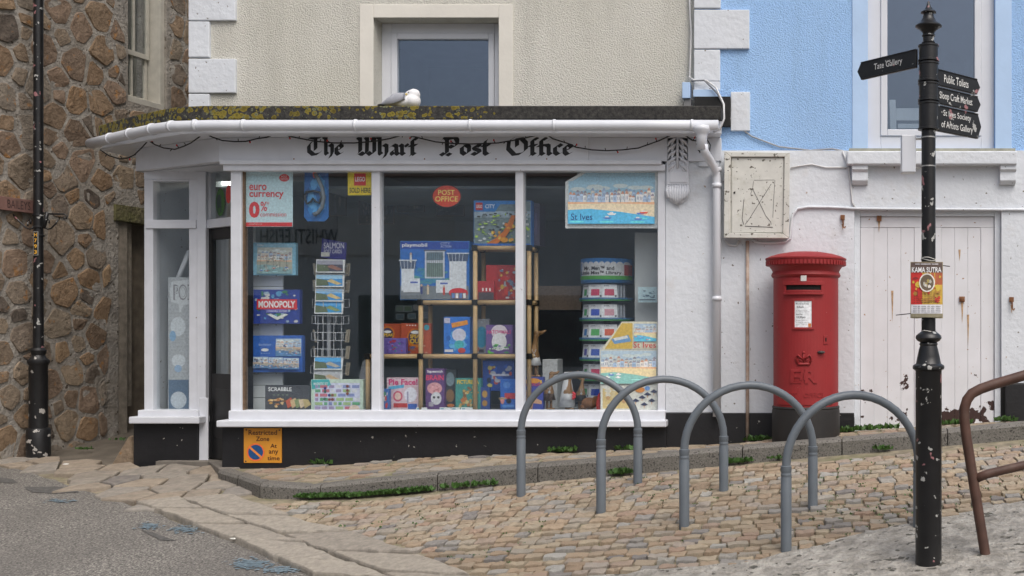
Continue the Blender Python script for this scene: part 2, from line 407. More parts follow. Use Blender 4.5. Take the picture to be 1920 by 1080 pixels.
SLAB = piece_mat('slab_granite', [(0, (.36, .325, .275)), (.5, (.42, .385, .33)), (1, (.33, .30, .26))], mott=.42, mscale=24, bscale=60, bmp=.9, bdist=.008)
CRAZY = piece_mat('crazy_paving_stone', [(0, (.31, .255, .195)), (.35, (.36, .30, .235)), (.6, (.28, .245, .205)), (.85, (.33, .31, .28)), (1, (.16, .15, .15))], mott=.4, mscale=14, bscale=60, bmp=.8, bdist=.008)
STONE = piece_mat('rubble_stone', [(0, (.21, .135, .085)), (.11, (.38, .235, .125)), (.22, (.24, .20, .155)), (.33, (.31, .20, .115)), (.44, (.29, .25, .205)), (.54, (.44, .29, .16)), (.63, (.22, .15, .105)), (.72, (.36, .245, .17)), (.80, (.07, .055, .05)), (.85, (.24, .19, .15)), (.93, (.40, .30, .20)), (1, (.30, .255, .20))], mott=.45, mscale=13, bmp=1.0, bscale=24, bdist=.03, spots=[((.40, .21, .085), 9, .62), ((.05, .04, .035), 13, .66)])
MORTAR = mk("rubble_mortar", (.33, .305, .27), .95, .3, 7, bmp=1.0, bscale=34, bdist=.02, dirt=((.20, .165, .12), 2.2, .42), chips=[((.09, .07, .05), 22, .66)])
LEAF = mk('weed_leaf', (.05, .115, .022), .6, .4, 25)

# ---------------------------------------------------------------- ground, road, paving
mb = MB(); NX, NY = 60, 60
xs = sorted(set([-60, -40, -25, -15, -9]+[-9+.5*k for k in range(1, 33)]+[8, 12, 20, 40, 60])); ys = sorted(set([-60, -40, -20, -14, -10]+[-10+.4*k for k in range(1, 40)]+[8, 12, 25, 60]))
for y in ys:
    for x in xs: mb.v.append((x, y, g(x, y)-.045-(.12 if (y > -.7 and x > -1.3) else 0)))
n = len(xs)
for j in range(len(ys)-1):
    for i in range(n-1): mb.f.append((j*n+i, j*n+i+1, (j+1)*n+i+1, (j+1)*n+i)); mb.m.append(0)
solid(mb, 'ground', mk('bare_ground', (.13, .11, .085), .95, .3, 4, bmp=.8, bscale=40, bdist=.01), kind='structure')

def sheet(poly, dz, name, mt, cuts=5, edge=.0):
    bm = bmesh.new(); vs = [bm.verts.new((x, y, 0)) for x, y in poly]; bm.faces.new(vs)
    bmesh.ops.triangulate(bm, faces=bm.faces[:])
    for _ in range(cuts):
        es = [e for e in bm.edges if e.calc_length() > .28]
        if not es: break
        bmesh.ops.subdivide_edges(bm, edges=es, cuts=1); bmesh.ops.triangulate(bm, faces=bm.faces[:])
    for v in bm.verts:
        v.co.z = g(v.co.x, v.co.y)+dz+edge*mnoise.noise(Vector((v.co.x*3, v.co.y*3, 0)))
    bmesh.ops.recalc_face_normals(bm, faces=bm.faces[:])
    if sum(f.normal.z for f in bm.faces) < 0: bmesh.ops.reverse_faces(bm, faces=bm.faces[:])
    me = bpy.data.meshes.new(name); bm.to_mesh(me); bm.free(); me.materials.append(mt)
    return tag(link(name, me), kind='structure')
def gp(*pts): return [tuple(on_ground(x, y)[:2]) for x, y in pts]
def rough(poly, amp=.02, step=.12, seed=1):
    out = []
    for (x0, y0), (x1, y1) in zip(poly, poly[1:]+poly[:1]):
        L = math.hypot(x1-x0, y1-y0); k = max(1, int(L/step))
        for q in range(k):
            t = q/k; a = amp if L < 8 else 0
            out.append((x0+(x1-x0)*t+a*mnoise.noise(Vector((x0+7*t, y0*3+seed, t*9))), y0+(y1-y0)*t+a*mnoise.noise(Vector((y0+5*t, x0*3, t*7+seed)))))
    return out
ROADE = gp((0, 866), (60, 884), (140, 912), (250, 945), (300, 962), (407, 1003), (503, 1043), (593, 1083), (680, 1125))
road_poly = rough([(-14, 1.0)]+[(-4.9, .6)]+ROADE+[(1.2, -3.6), (3.2, -5.0), (6, -12.9), (-14, -12.9)], .03, .15)
sheet(road_poly, -.012, 'road', ASPH, 6)
CONCP = [(1000, 1090), (1180, 1074), (1420, 1052), (1500, 1030), (1570, 1012), (1680, 988), (1800, 962), (1925, 938), (2050, 915), (2080, 1130), (1000, 1135)]
sheet(rough(gp(*CONCP), .05, .1, 3), .004, 'worn_concrete_apron', CONC, 6, .006)

def inpoly(p, poly):
    x, y = p; c = False
    for (x0, y0), (x1, y1) in zip(poly, poly[1:]+poly[:1]):
        if (y0 > y) != (y1 > y) and x < (x1-x0)*(y-y0)/(y1-y0)+x0: c = not c
    return c
# --- setts: a dozen cushion-shaped stones, used again and again
def sett_mesh(name, seed, mt):
    r = random.Random(seed); b = MB(); n = 12; ring = []
    def rr(k, sx, sy):                                  # rounded rectangle
        a = 2*math.pi*(k+.5)/n; c, s_ = math.cos(a), math.sin(a); q = max(abs(c), abs(s_)); e = .84+.16*q
        return (c/q*e*.5*sx, s_/q*e*.5*sy)
    wob = [r.uniform(.86, 1.06) for _ in range(n)]; ht = [r.uniform(-.004, .004) for _ in range(n)]
    for sc, z in ((1, -.05), (.985, .0), (.955, .006), (.6, .008)):
        ring.append([(rr(k, sc, sc)[0]*wob[k], rr(k, sc, sc)[1]*wob[k], z+(ht[k] if z > 0 else 0)) for k in range(n)])
    for q in ring: b.v += q
    for j in range(3):
        for k in range(n): b.f.append((j*n+k, j*n+(k+1) % n, (j+1)*n+(k+1) % n, (j+1)*n+k)); b.m.append(0)
    b.v.append((0, 0, .0085+r.uniform(-.003, .004))); c = len(b.v)-1
    for k in range(n): b.f.append((3*n+k, 3*n+(k+1) % n, c)); b.m.append(0)
    return b.mesh(name, [mt])
SM = [sett_mesh('sett', k, SETT) for k in range(14)]
def tilt(nx, ny):                                       # rotation that lays a stone on a slope
    return Matrix(((1, 0, 0, 0), (0, 1, 0, 0), (nx, ny, 1, 0), (0, 0, 0, 1)))
def place_setts(cells, parent, zf, limit):
    """cells: (x, y, lx, ly, yaw); the nearest become objects, the rest one mass"""
    cells = sorted(cells, key=lambda c: math.hypot(c[0]-CAMX, c[1]-CAMY)); rnd = random.Random(5)
    off = wloc(parent); rest = MB()
    for i, (x, y, lx, ly, yaw) in enumerate(cells):
        e = .05; z = zf(x, y); nx = (zf(x+e, y)-zf(x-e, y))/(2*e); ny = (zf(x, y+e)-zf(x, y-e))/(2*e)
        me = SM[rnd.randrange(14)]
        mt = Matrix.Translation((x-off.x, y-off.y, z-off.z+rnd.uniform(-.007, .004))) @ tilt(nx+rnd.uniform(-.05, .05), ny+rnd.uniform(-.05, .05)) @ Matrix.Rotation(yaw+(math.pi if rnd.random() < .5 else 0), 4, 'Z') @ Matrix.Diagonal((lx, ly, rnd.uniform(.8, 1.25), 1))
        if i < limit:
            o = link('sett', me, parent); o.matrix_local = mt
        else:
            k = len(rest.v); rest.v += [tuple(mt @ v.co+off) for v in me.vertices]
            for p in me.polygons: rest.f.append(tuple(k+q for q in p.vertices)); rest.m.append(0)
    if rest.v: tag(part(rest, 'sett_mass', SETTI, parent), kind='stuff')
SL = [(423, 923), (513, 962), (590, 983), (733, 1017), (828, 1061), (894, 1082), (960, 1112), (1040, 1140)]
LL = [(250, 945), (300, 962), (407, 1003), (503, 1043), (593, 1083), (680, 1125)]
sett_px = [(418, 898), (470, 912), (513, 920)]+[(515, 900), (2060, 700), (2060, 912)]+CONCP[7::-1]+[(1000, 1140), (1040, 1140)]+SL[::-1]
SETP = gp(*[(x, min(y, 1140)) for x, y in sett_px if y > 800])
bed_poly = [tuple(on_ground(x, y)[:2]) for x, y in ((405, 900), (470, 915))]+[(x, interp(KY, x)+.02) for x in (-1.7, -1.3, 0, 1, 2, 3, 4.2, 5.5)]+gp((2060, 930), (1925, 945), (1800, 970), (1570, 1020), (1420, 1060), (1180, 1082), (1000, 1100), (1040, 1150))+gp(*[(x-25, y+4) for x, y in SL[::-1]])
bed = sheet(bed_poly, -.016, 'sett_paving', BED, 6)
rnd = random.Random(11); cells = []; SETTXY = []
yrow = -.93; row = 0
while yrow > -3.7:
    dp = rnd.uniform(.076, .098); x = -3.0+rnd.random()*.1; ang = 0
    while x < 5.2:
        l = rnd.uniform(.078, .145)
        xc = x+l/2; yc = yrow-dp/2+.05*math.sin(xc*1.3+row*.15)+.025*math.sin(xc*4.1+row)-.03*xc*0
        yaw = math.atan(.065*math.cos(xc*1.3+row*.15)+.1*math.cos(xc*4.1+row))*.7+rnd.uniform(-.07, .07)
        p = topx((xc, yc, g(xc, yc)))
        if yc < interp(KY, xc)-.075 and -60 < p[0] < 2010 and p[1] < 1125:
            slab_side = p[0] > interp([(y, x_) for x_, y in SL], p[1])+6 if p[1] > 923 else p[0] > 400+(p[1]-890)*.6
            if slab_side and not inpoly(p, CONCP): cells.append((xc, yc, l-.003, dp-.003, yaw)); SETTXY.append((xc+l/2, yc))
        x += l
    yrow -= dp; row += 1
place_setts(cells, bed, lambda x, y: g(x, y)-.002, 300)

# --- granite slabs at the edge of the road: two courses
slab_root = sheet(rough(gp(*LL)+gp(*SL[::-1]), .0, .2), -.03, 'slab_paving', BED, 5)
def lerp_path(P, t):
    t = t*(len(P)-1); i = min(int(t), len(P)-2); f = t-i
    return Vector(P[i]).lerp(Vector(P[i+1]), f)
def slab(poly, parent, name, mt, z0=.0, rise=.022, rnd_=random.Random(3)):
    """a flat stone with worn, rounded edges lying on the street"""
    n = len(poly); b = MB(); c = (sum(p[0] for p in poly)/n, sum(p[1] for p in poly)/n); rings = []
    for sc, z in ((1, -.06), (1, rise*.35), (.975, rise*.85), (.93, rise), (.5, rise*1.08)):
        rings.append([(c[0]+(x-c[0])*sc, c[1]+(y-c[1])*sc, z) for x, y in poly])
    tx, ty = rnd_.uniform(-.025, .025), rnd_.uniform(-.025, .025)
    for q in rings: b.v += [(x, y, g(x, y)+z0+z+(x-c[0])*tx+(y-c[1])*ty) for x, y, z in q]
    for j in range(4):
        for k in range(n): b.f.append((j*n+k, j*n+(k+1) % n, (j+1)*n+(k+1) % n, (j+1)*n+k)); b.m.append(0)
    b.f.append(tuple(4*n+k for k in range(n))); b.m.append(0)
    ar = sum(poly[k][0]*poly[(k+1) % n][1]-poly[(k+1) % n][0]*poly[k][1] for k in range(n))
    if ar < 0: b.f = [f[::-1] for f in b.f]
    return part(b, name, mt, parent)
def densify(poly, step=.09, amp=.008, seed=0):
    out = []
    for (x0, y0), (x1, y1) in zip(poly, poly[1:]+poly[:1]):
        L = math.hypot(x1-x0, y1-y0); k = max(1, int(L/step))
        for q in range(k):
            t = q/k; x = x0+(x1-x0)*t; y = y0+(y1-y0)*t
            out.append((x+amp*mnoise.noise(Vector((x*9, y*9, seed))), y+amp*mnoise.noise(Vector((y*9, x*9, seed+5)))))
    return out
LW = gp(*LL); SW = gp(*SL)
for r_, joints in enumerate(([0, .13, .30, .45, .63, .80, 1], [.0, .2, .37, .52, .72, .88, 1])):
    for k, (a, b_) in enumerate(zip(joints, joints[1:])):
        f0, f1 = (0, .47) if r_ == 0 else (.47, 1)
        P = []
        for t, f in ((a+.008, f0+.02), (b_-.008, f0+.02), (b_-.008, f1-.02), (a+.008, f1-.02)):
            t2 = min(1, max(0, t+.03*(f-.5)*math.sin(k*5+r_))); P.append(tuple(lerp_path(LW, t2).lerp(lerp_path(SW, t2), f)))
        slab(densify(P, .07, .022, k+9*r_), slab_root, 'slab', SLAB)
# --- irregular paving stones by the shop corner (a fractured field, clipped cell by cell)
def clip(poly, a, n_):
    out = []
    for p, q in zip(poly, poly[1:]+poly[:1]):
        dp = (p[0]-a[0])*n_[0]+(p[1]-a[1])*n_[1]; dq = (q[0]-a[0])*n_[0]+(q[1]-a[1])*n_[1]
        if dp <= 0: out.append(p)
        if (dp < 0 < dq) or (dq < 0 < dp): t = dp/(dp-dq); out.append((p[0]+(q[0]-p[0])*t, p[1]+(q[1]-p[1])*t))
    return out
def cells_of(pts, box, gap, wts=None):
    res = []
    for i, p in enumerate(pts):
        c = [(box[0], box[2]), (box[1], box[2]), (box[1], box[3]), (box[0], box[3])]
        for j, q in enumerate(pts):
            if i == j: continue
            dx, dy = q[0]-p[0], q[1]-p[1]; L = math.hypot(dx, dy)
            if L > 1.6: continue
            f = .5 if not wts else min(.8, max(.2, .5+.5*(wts[i]-wts[j])/L))
            c = clip(c, (p[0]+dx*f-dx/L*gap/2, p[1]+dy*f-dy/L*gap/2), (dx/L, dy/L))
            if len(c) < 3: break
        res.append(c if len(c) >= 3 else None)
    return res
def dart(box, radii, tries, seed, init=()):
    r = random.Random(seed); pts = list(init)
    for k in range(tries):
        rad = radii[min(len(radii)-1, int(k/tries*len(radii)))]*r.uniform(.85, 1.15)
        p = (r.uniform(box[0], box[1]), r.uniform(box[2], box[3]))
        if all(math.hypot(p[0]-a, p[1]-b) > (rad+c)*.92 for a, b, c in pts): pts.append((*p, rad))
    return pts
CRZ = [(-10, 858), (60, 860), (250, 872), (372, 870), (430, 884), (480, 902), (512, 918), (425, 926), (320, 955), (250, 940), (140, 908), (60, 880), (-10, 862)]
CW = gp(*CRZ); bx_ = (min(p[0] for p in CW), max(p[0] for p in CW), min(p[1] for p in CW), max(p[1] for p in CW))
pts = dart(bx_, [.16, .12, .085], 1800, 4)
crz_root = sheet(rough(CW, 0, .3), -.034, 'corner_paving', BED, 5)
for i, c in enumerate(cells_of([p[:2] for p in pts], bx_, .02)):
    if c and inpoly(topx((pts[i][0], pts[i][1], g(pts[i][0], pts[i][1]))), CRZ): slab(densify(c, .1, .01, i), crz_root, 'paving_stone', CRAZY, -.012, .018)

# --- raised pavement and its kerb
pv = MB(); st = [-2.35+.1*k for k in range(84)]
for X in st:
    for t in (0, .5, 1): Yk = interp(KY, X)+.1; pv.v.append((X, Yk+(0.35-Yk)*t, pav(X, Yk+(.35-Yk)*t)-.012))
for i in range(len(st)-1):
    for j in range(2): a = i*3+j; pv.f.append((a, a+3, a+4, a+1)); pv.m.append(0)
pavement = solid(pv, 'pavement', BED, kind='structure')
rnd = random.Random(21); cells = []; x = -2.1; col = 0
yoff = 0
while x < 5.4:
    l = rnd.uniform(.12, .2); y = interp(KY, x+l/2)+.155
    while y < -.04:
        dp = rnd.uniform(.1, .14)
        if y+dp/2 < -.035: cells.append((x+l/2+rnd.uniform(-.03, .03), y+dp/2, l-.008, dp-.01, rnd.uniform(-.06, .06)))
        y += dp
    x += l
place_setts(cells, pavement, lambda X, Y: pav(X, Y)-.008, 300)
joint = [-2.32, -2.02, -1.68, -1.2, -.33, .42, 1.2, 1.95, 2.7, 3.5, 4.3, 5.2]
for a, b_ in zip(joint, joint[1:]):
    b = MB(); K = 5; xs_ = [a+.004+(b_-a-.008)*k/K for k in range(K+1)]
    for X in xs_:
        k0 = interp(KY, X); z = interp(KZ, X)
        b.v += [(X, k0, g(X, k0)-.08), (X, k0-.004, z-.022), (X, k0+.018, z), (X, k0+.14, z+.004), (X, k0+.14, z-.16)]
    for i in range(K):
        for j in range(4): q = i*5+j; b.f.append((q, q+5, q+6, q+1)); b.m.append(0)
    b.f.append((0, 1, 2, 3, 4)); b.m.append(0); b.f.append(tuple(K*5+j for j in (4, 3, 2, 1, 0))); b.m.append(0)
    part(b, 'kerb_stone', GRANITE, pavement)
# doorstep
ds = MB(); ds.prism([(-3.3, .62), (-3.3, .46), (-2.72, .40), (-2.33, -.14), (-2.2, -.02), (-2.2, .62)], -.12, .004)
solid(ds, 'doorstep', mk('doorstep_concrete', (.19, .17, .145), .9, .2, 9, bmp=.5, bscale=40, bdist=.006), kind='structure', bev=.01)

# chalky blue spray marks left on the road
rnd = random.Random(31); b = MB()
for cx_, cy_, wx, wy, n_ in ((282, 984, 16, 7, 60), (345, 990, 22, 7, 70), (470, 1055, 30, 9, 150), (525, 1066, 36, 8, 90), (112, 937, 22, 4, 40)):
    for _ in range(n_*2):
        p = on_ground(cx_+rnd.gauss(0, .6)*wx, cy_+rnd.gauss(0, .45)*wy); r_ = rnd.uniform(.004, .016)
        b.quad([(p.x+r_*rnd.uniform(.5, 1.3)*math.cos(a), p.y+r_*rnd.uniform(.5, 1.2)*math.sin(a), p.z-.007+_*.00001) for a in (0, 1, 2.1, 3.2, 4.2, 5.2)])
tag(solid(b, 'road_paint', mk('pale_blue_road_paint', (.21, .28, .325), .8, .3, 40, bmp=.6, bscale=75, bdist=.006)), kind='stuff')

for k, q in enumerate(([(45, 911), (100, 910), (140, 913), (150, 921), (100, 923), (58, 921)], [(262, 990), (300, 1000), (330, 1012), (300, 1010)], [(-10, 893), (25, 896), (33, 904), (-10, 902)])):
    sheet(rough(gp(*q), .012, .05, k), -.008, 'tar_patch', mk('dark_tar', (.10, .096, .09), .8, .3, 30, bmp=.6, bscale=75, bdist=.006), 4)
# ================================================================ the corner shop
shop = thing('shop_building', 'cream pebbledash corner shop with white post office front and flat lichened roof', 'building', (-.4, .3, 0))
def X0(px, Y): return at(px, 0, Y).x
def Z0(py, Y): return at(0, py, Y).z
UW = .12
u = MB(); xl, xa, xb, xr = X0(355, UW), X0(700, UW), X0(935, UW), X0(1302, UW); zt = Z0(33, UW)
u.bx(xl, xa, UW, UW+.35, 2.70, 6.4); u.bx(xb, xr, UW, UW+.35, 2.70, 6.4); u.bx(xa, xb, UW, UW+.35, zt, 6.4)
u.bx(xl, xl+.3, UW+.35, 5, 2.7, 6.4)
part(u, 'upper_wall', CREAM, shop)
u = MB(); u.pbox(674, 8, 700, 212, UW-.012, UW); u.pbox(935, 8, 962, 212, UW-.012, UW); u.pbox(700, 8, 935, 33, UW-.012, UW)
part(u, 'window_surround', CREAMS, shop, bev=.004)
for x0, y0, x1, y1 in ((353, -60, 441, 38), (353, 40, 392, 107), (353, 110, 441, 174), (353, 176, 392, 206), (353, -130, 392, -63)):
    u = MB(); u.pbox(x0, y0, x1, y1, UW-.03, UW+.02); part(u, 'quoin', WALLW, shop, bev=.006)
def upvc(parent, xa, xb, za, zb, Y, fr, sash, room=True):
    """plastic window filling an opening: frame, sash, pane"""
    wn = MB(); wn.bx(xa, xa+fr, Y, Y+.07, za, zb); wn.bx(xb-fr, xb, Y, Y+.07, za, zb); wn.bx(xa+fr, xb-fr, Y, Y+.07, zb-fr, zb); wn.bx(xa+fr, xb-fr, Y, Y+.07, za, za+fr)
    o = part(wn, 'window', PVC, parent, bev=.005)
    s_ = MB(); a, b_, c, d = xa+fr, xb-fr, za+fr, zb-fr; Ys = Y-.012
    s_.bx(a, a+sash, Ys, Y+.05, c, d); s_.bx(b_-sash, b_, Ys, Y+.05, c, d); s_.bx(a+sash, b_-sash, Ys, Y+.05, d-sash, d); s_.bx(a+sash, b_-sash, Ys, Y+.05, c, c+sash)
    part(s_, 'sash', PVC, o, bev=.006)
    p = MB(); p.bx(a+sash-.005, b_-sash+.005, Y+.02, Y+.026, c+sash-.005, d-sash+.005); part(p, 'pane', DGLASS, o)
    if room:
        r = MB(); e = .01; X1, X2, Y1, Y2, Z1, Z2 = xa-.6, xb+.6, Y+.075, Y+2.8, za-.5, zb+.3
        r.bx(X1, X2, Y2, Y2+.02, Z1, Z2); r.bx(X1, X2, Y1, Y2, Z1-.02, Z1); r.bx(X1, X2, Y1, Y2, Z2, Z2+.02); r.bx(X1-.02, X1, Y1, Y2, Z1, Z2); r.bx(X2, X2+.02, Y1, Y2, Z1, Z2)
        part(r, 'room_wall', DARKROOM, o)
    return o
upvc(shop, xa, xb, 2.86, zt, UW+.17, .085, .05)
# --- flat roof over the shop front
RY = -.27
plan = [(X0(1352, RY), RY), (X0(380, RY), RY), (-2.62, -.225), (-2.85, -.10), (-3.15, .10), (-3.45, .31), (-3.77, .56), (-3.77, 1.3), (-2.6, 1.3), (-2.6, UW-.002), (X0(1352, RY), UW-.002)]
RT, RB = 2.917, 2.805
u = MB(); u.prism(plan, RB, RT); part(u, 'roof_edge', LICHEN, shop, bev=.012)
ins = [(x, y+.05) for x, y in plan[:7]]+[(-3.72, 1.25), (-2.7, 1.25), (-2.7, .11), (X0(1340, RY), .11)]
u = MB(); u.prism(ins, 2.705, RB-.002); part(u, 'soffit_board', WHITE, shop)
GZ = 2.752; GR = .043
gp_ = [(X0(1347, RY-.03), RY-.035)]+[(X0(p, RY-.03), RY-.035) for p in (1200, 1000, 800, 600, 450, 395)]+[(-2.64, -.26), (-2.87, -.14), (-3.17, .06), (-3.48, .28), (-3.82, .53)]
gut = part(MB().tube([(x, y, GZ) for x, y in gp_], GR, 14), 'gutter', PVC, shop, True)
for k in range(len(gp_)-1):
    pass
for px_ in (1298, 1040, 883, 668, 458, 367):
    x = X0(px_, RY-.03); part(MB().tube([(x-.009, RY-.035, GZ), (x+.009, RY-.035, GZ)], GR+.006, 14), 'gutter_clip', PVC, gut, True)
for i in (7, 8, 9, 10):
    a = Vector((*gp_[i], GZ)); d = (Vector((*gp_[i+1], GZ))-a).normalized()*.01
    part(MB().tube([a-d, a+d], GR+.006, 14), 'gutter_clip', PVC, gut, True)
# --- fascia, name board and mouldings
FY = -.03
u = MB(); u.bx(X0(411, FY), X0(1352, FY), FY, .10, Z0(302, FY), 2.704); part(u, 'fascia', WHITE, shop, bev=.004)
fa = Vector((X0(411, FY), FY, 0)); fb = Vector((-3.40, .49, 0)); zf0 = Z0(303, FY)
u = MB(); u.prism([(fa.x, fa.y), (fb.x, fb.y), (fb.x+.02, fb.y+.04), (fa.x+.02, fa.y+.06)], zf0, 2.704); part(u, 'angled_fascia', WHITE, shop, bev=.004)
u = MB(); u.prism([(-3.40, .49), (-3.36, .5), (-3.36, 1.2), (-3.40, 1.2)], zf0, 2.704); part(u, 'end_fascia', WHITE, shop)
u = MB(); u.prism([(fa.x+.03, .07), (fb.x+.05, .53), (fb.x+.05, 1.1), (-2.0, 1.1), (-2.0, .07)], zf0-.005, zf0+.03)
porch = part(u, 'porch_ceiling', WHITE, shop)
u = MB(); u.pbox(411, 300, 1240, 308, FY-.03, .02); part(u, 'cornice', WHITE2, shop, bev=.005)
u = MB(); u.pbox(418, 308, 1247, 320, FY-.005, .09); part(u, 'head_rail', WHITE2, shop, bev=.004)
u = MB(); u.pbox(546, 252, 1103, 303, FY-.014, FY); name_board = part(u, 'name_board', WHITE, shop, bev=.003)
# --- blackletter written with a broad nib
GL = {
 'i': (.22, [[(-.06, .56), (.04, .5), (.04, .1), (.13, .03)], [(.0, .76), (.1, .84)]]),
 'h': (.46, [[(-.05, 1.0), (.05, .9), (.05, .12), (.12, .04)], [(.08, .42), (.22, .57), (.34, .5), (.34, .12), (.24, -.12), (.14, -.2)]]),
 'e': (.38, [[(.14, .55), (.03, .44), (.03, .16), (.14, .03), (.3, .13)], [(.14, .56), (.28, .5), (.29, .38), (.08, .27)]]),
 'a': (.42, [[(.02, .45), (.12, .56), (.25, .5), (.27, .1), (.36, .03)], [(.25, .33), (.08, .23), (.05, .12), (.13, .03), (.27, .14)]]),
 'r': (.34, [[(-.06, .56), (.04, .5), (.04, .1), (.13, .03)], [(.06, .44), (.2, .57), (.28, .48)]]),
 'f': (.32, [[(.3, .84), (.2, .92), (.1, .8), (.1, .1), (.02, -.02)], [(-.04, .5), (.28, .54)], [(.1, .1), (.2, .03)]]),
 's': (.38, [[(.32, .47), (.2, .57), (.06, .46), (.1, .34), (.27, .25), (.3, .13), (.16, .03), (0, .12)]]),
 't': (.34, [[(.14, .8), (.08, .68), (.08, .13), (.18, .03), (.29, .11)], [(-.04, .5), (.28, .54)]]),
 'o': (.42, [[(.18, .57), (.04, .44), (.04, .16), (.18, .03)], [(.18, .57), (.33, .44), (.33, .16), (.18, .03)]]),
 'c': (.36, [[(.18, .57), (.04, .44), (.04, .15), (.16, .03), (.3, .13)], [(.18, .57), (.3, .47)]]),
 'T': (.74, [[(.0, .8), (.12, .96), (.34, .9), (.64, .98)], [(.2, .74), (.05, .52), (.06, .22), (.26, .03), (.5, .08), (.6, .2)], [(.36, .9), (.36, .32), (.3, .24)]]),
 'W': (.84, [[(.0, .96), (.1, .86), (.1, .2), (.02, .1)], [(.08, .12), (.2, .03)], [(.33, .98), (.4, .87), (.38, .14), (.26, .02), (.12, .14)], [(.62, .96), (.7, .84), (.7, .16), (.56, .02), (.42, .16)]]),
 'P': (.78, [[(.16, .98), (.26, .86), (.26, .12), (.14, .0), (.02, .1)], [(.08, .84), (.22, .94), (.42, .88), (.6, .94), (.68, .78), (.66, .54), (.5, .42), (.34, .5)], [(.26, .08), (.4, 0)], [(.0, .44), (.14, .56)]]),
 'O': (.90, [[(.36, .98), (.1, .78), (.06, .36), (.3, .03), (.58, .08), (.78, .3), (.78, .66), (.6, .9), (.3, .82)], [(.42, .84), (.42, .48)]])}
BLACKP = mk('black_sign_paint', (.008, .008, .009), .4, .1, 20)
class Nib(Art):
    def word(s, t, x0, x1, ybase, cap):
        adv = sum(GL[c][0] for c in t)+.04*(len(t)-1); k = (x1-x0)/adv; x = 0
        for c in t:
            for st_ in GL[c][1]:
                for (ax, ay), (bx, by) in zip(st_, st_[1:]):
                    nx, ny = .085, .075; P = lambda X, Y: (x0+(x+X)*k, ybase-Y*cap)
                    q = [P(ax-nx, ay-ny), P(ax+nx, ay+ny), P(bx+nx, by+ny), P(bx-nx, by-ny)]
                    if (bx-ax)*ny-(by-ay)*nx < 0: q = q[::-1]
                    s.h = s.h if s.h < .003 else .0009
                    s.poly(q, BLACKP); s.h -= .00009
            x += GL[c][0]+.04
for t, a, b_ in (('The', 577, 645), ('Wharf', 671, 783), ('Post', 826, 921), ('Office', 950, 1075)): nb = Nib(pxmap(FY-.014)); nb.word(t, a, b_, 291, 35); nb.build('painted_word', name_board)
for x, y in ((551, 298), (796, 298), (1025, 298), (551, 256), (930, 298)): part(MB().ball(at(x, y, FY-.014), .006, .004, .006, 8, 5), 'screw', mk('rusty_iron', (.20, .085, .035), .8, .4, 20), name_board)
# --- window frame of the shop front
def vpost(px0, px1, y0, y1, Y, Yb, name='mullion', mt=WHITE2):
    return part(MB().pbox(px0, y0, px1, y1, Y, Yb), name, mt, shop, bev=.006)
vpost(432, 452, 320, 771, -.004, .09, 'corner_post'); vpost(696, 712, 320, 771, .0, .09); vpost(966, 981, 320, 771, .0, .09); vpost(1233, 1247, 320, 771, -.004, .09, 'corner_post')
vpost(452, 457, 320, 771, .02, .09, 'bead', BEAD)
for a, b_ in ((457, 696), (712, 966), (981, 1233)):
    p0, p1 = at(a, 771, .05), at(b_, 319, .05)
    part(MB().bx(p0.x-.006, p1.x+.006, .045, .051, p0.z-.004, p1.z+.004), 'pane', GLASS, shop)
part(MB().pbox(428, 770, 1247, 789, -.05, .10), 'window_board', WHITE2, shop, bev=.006)
part(MB().pbox(405, 788.6, 1249, 801, -.125, .06), 'window_sill', WHITE2, shop, bev=.008)
a, b_ = X0(416, -.035), X0(1249, -.035)
part(MB().bx(a, b_, -.035, .30, -.25, Z0(800, -.035)), 'stall_riser', BLACKW, shop, bev=.006)
# --- pier at the right with the carved bracket
a, b_ = X0(1247.5, .0), X0(1352, .0); zb = Z0(774, 0)
part(MB().bx(a, b_, .0, .30, zb, 2.70), 'pier', WALLW, shop, bev=.006)
part(MB().bx(a+.008, b_, -.012, .30, -.1, zb-.002), 'pier_plinth', BLACKW, shop, bev=.004)
part(MB().pbox(1310, 300, 1349, 312, -.02, 0), 'pier_cap', WALLW, shop, bev=.004)
br = part(MB().pbox(1250, 250, 1291, 346, -.03, 0), 'carved_bracket', WHITE, shop, bev=.006)
lf = MB(); cx = 1270.5
def lt(pts, r, Y=-.024, n=8): lf.tube([at(x, y, Y)-Vector((0, dy*.55, 0)) for x, y, dy in pts], r, n)
lt([(cx, 252, .0), (cx, 280, .012), (cx, 316, .02)], [.010, .013, .009])
for s_ in (-1, 1):
    for k in range(5):
        yb = 262+k*12
        lt([(cx+s_*3, yb-4, .004), (cx+s_*9, yb+2, .022), (cx+s_*15, yb+5, .018), (cx+s_*(18.5-k*.5), yb+13, .004)], [.010, .014, .013, .005])
        lt([(cx+s_*6, yb+2, .004), (cx+s_*10, yb+8, .014), (cx+s_*13, yb+15, .0)], [.006, .010, .005])
part(lf, 'acanthus_leaf', WHITE, br, True)
lf = MB()
for k in range(-4, 5):
    an = k*.2; lt([(cx+k*4.6, 347, .0), (cx+k*4.9, 358, .03), (cx+k*4.2, 370, .028), (cx+k*3.3, 384-abs(k)**1.6*1.6, .002)], [.009, .015, .014, .007])
lf.ball(at(cx, 364, -.012), .085, .022, .085)
part(lf, 'shell_carving', WHITE, br, True)
part(MB().pbox(1256, 322, 1287, 342, -.038, -.028), 'bracket_panel', WHITE, br, bev=.004)
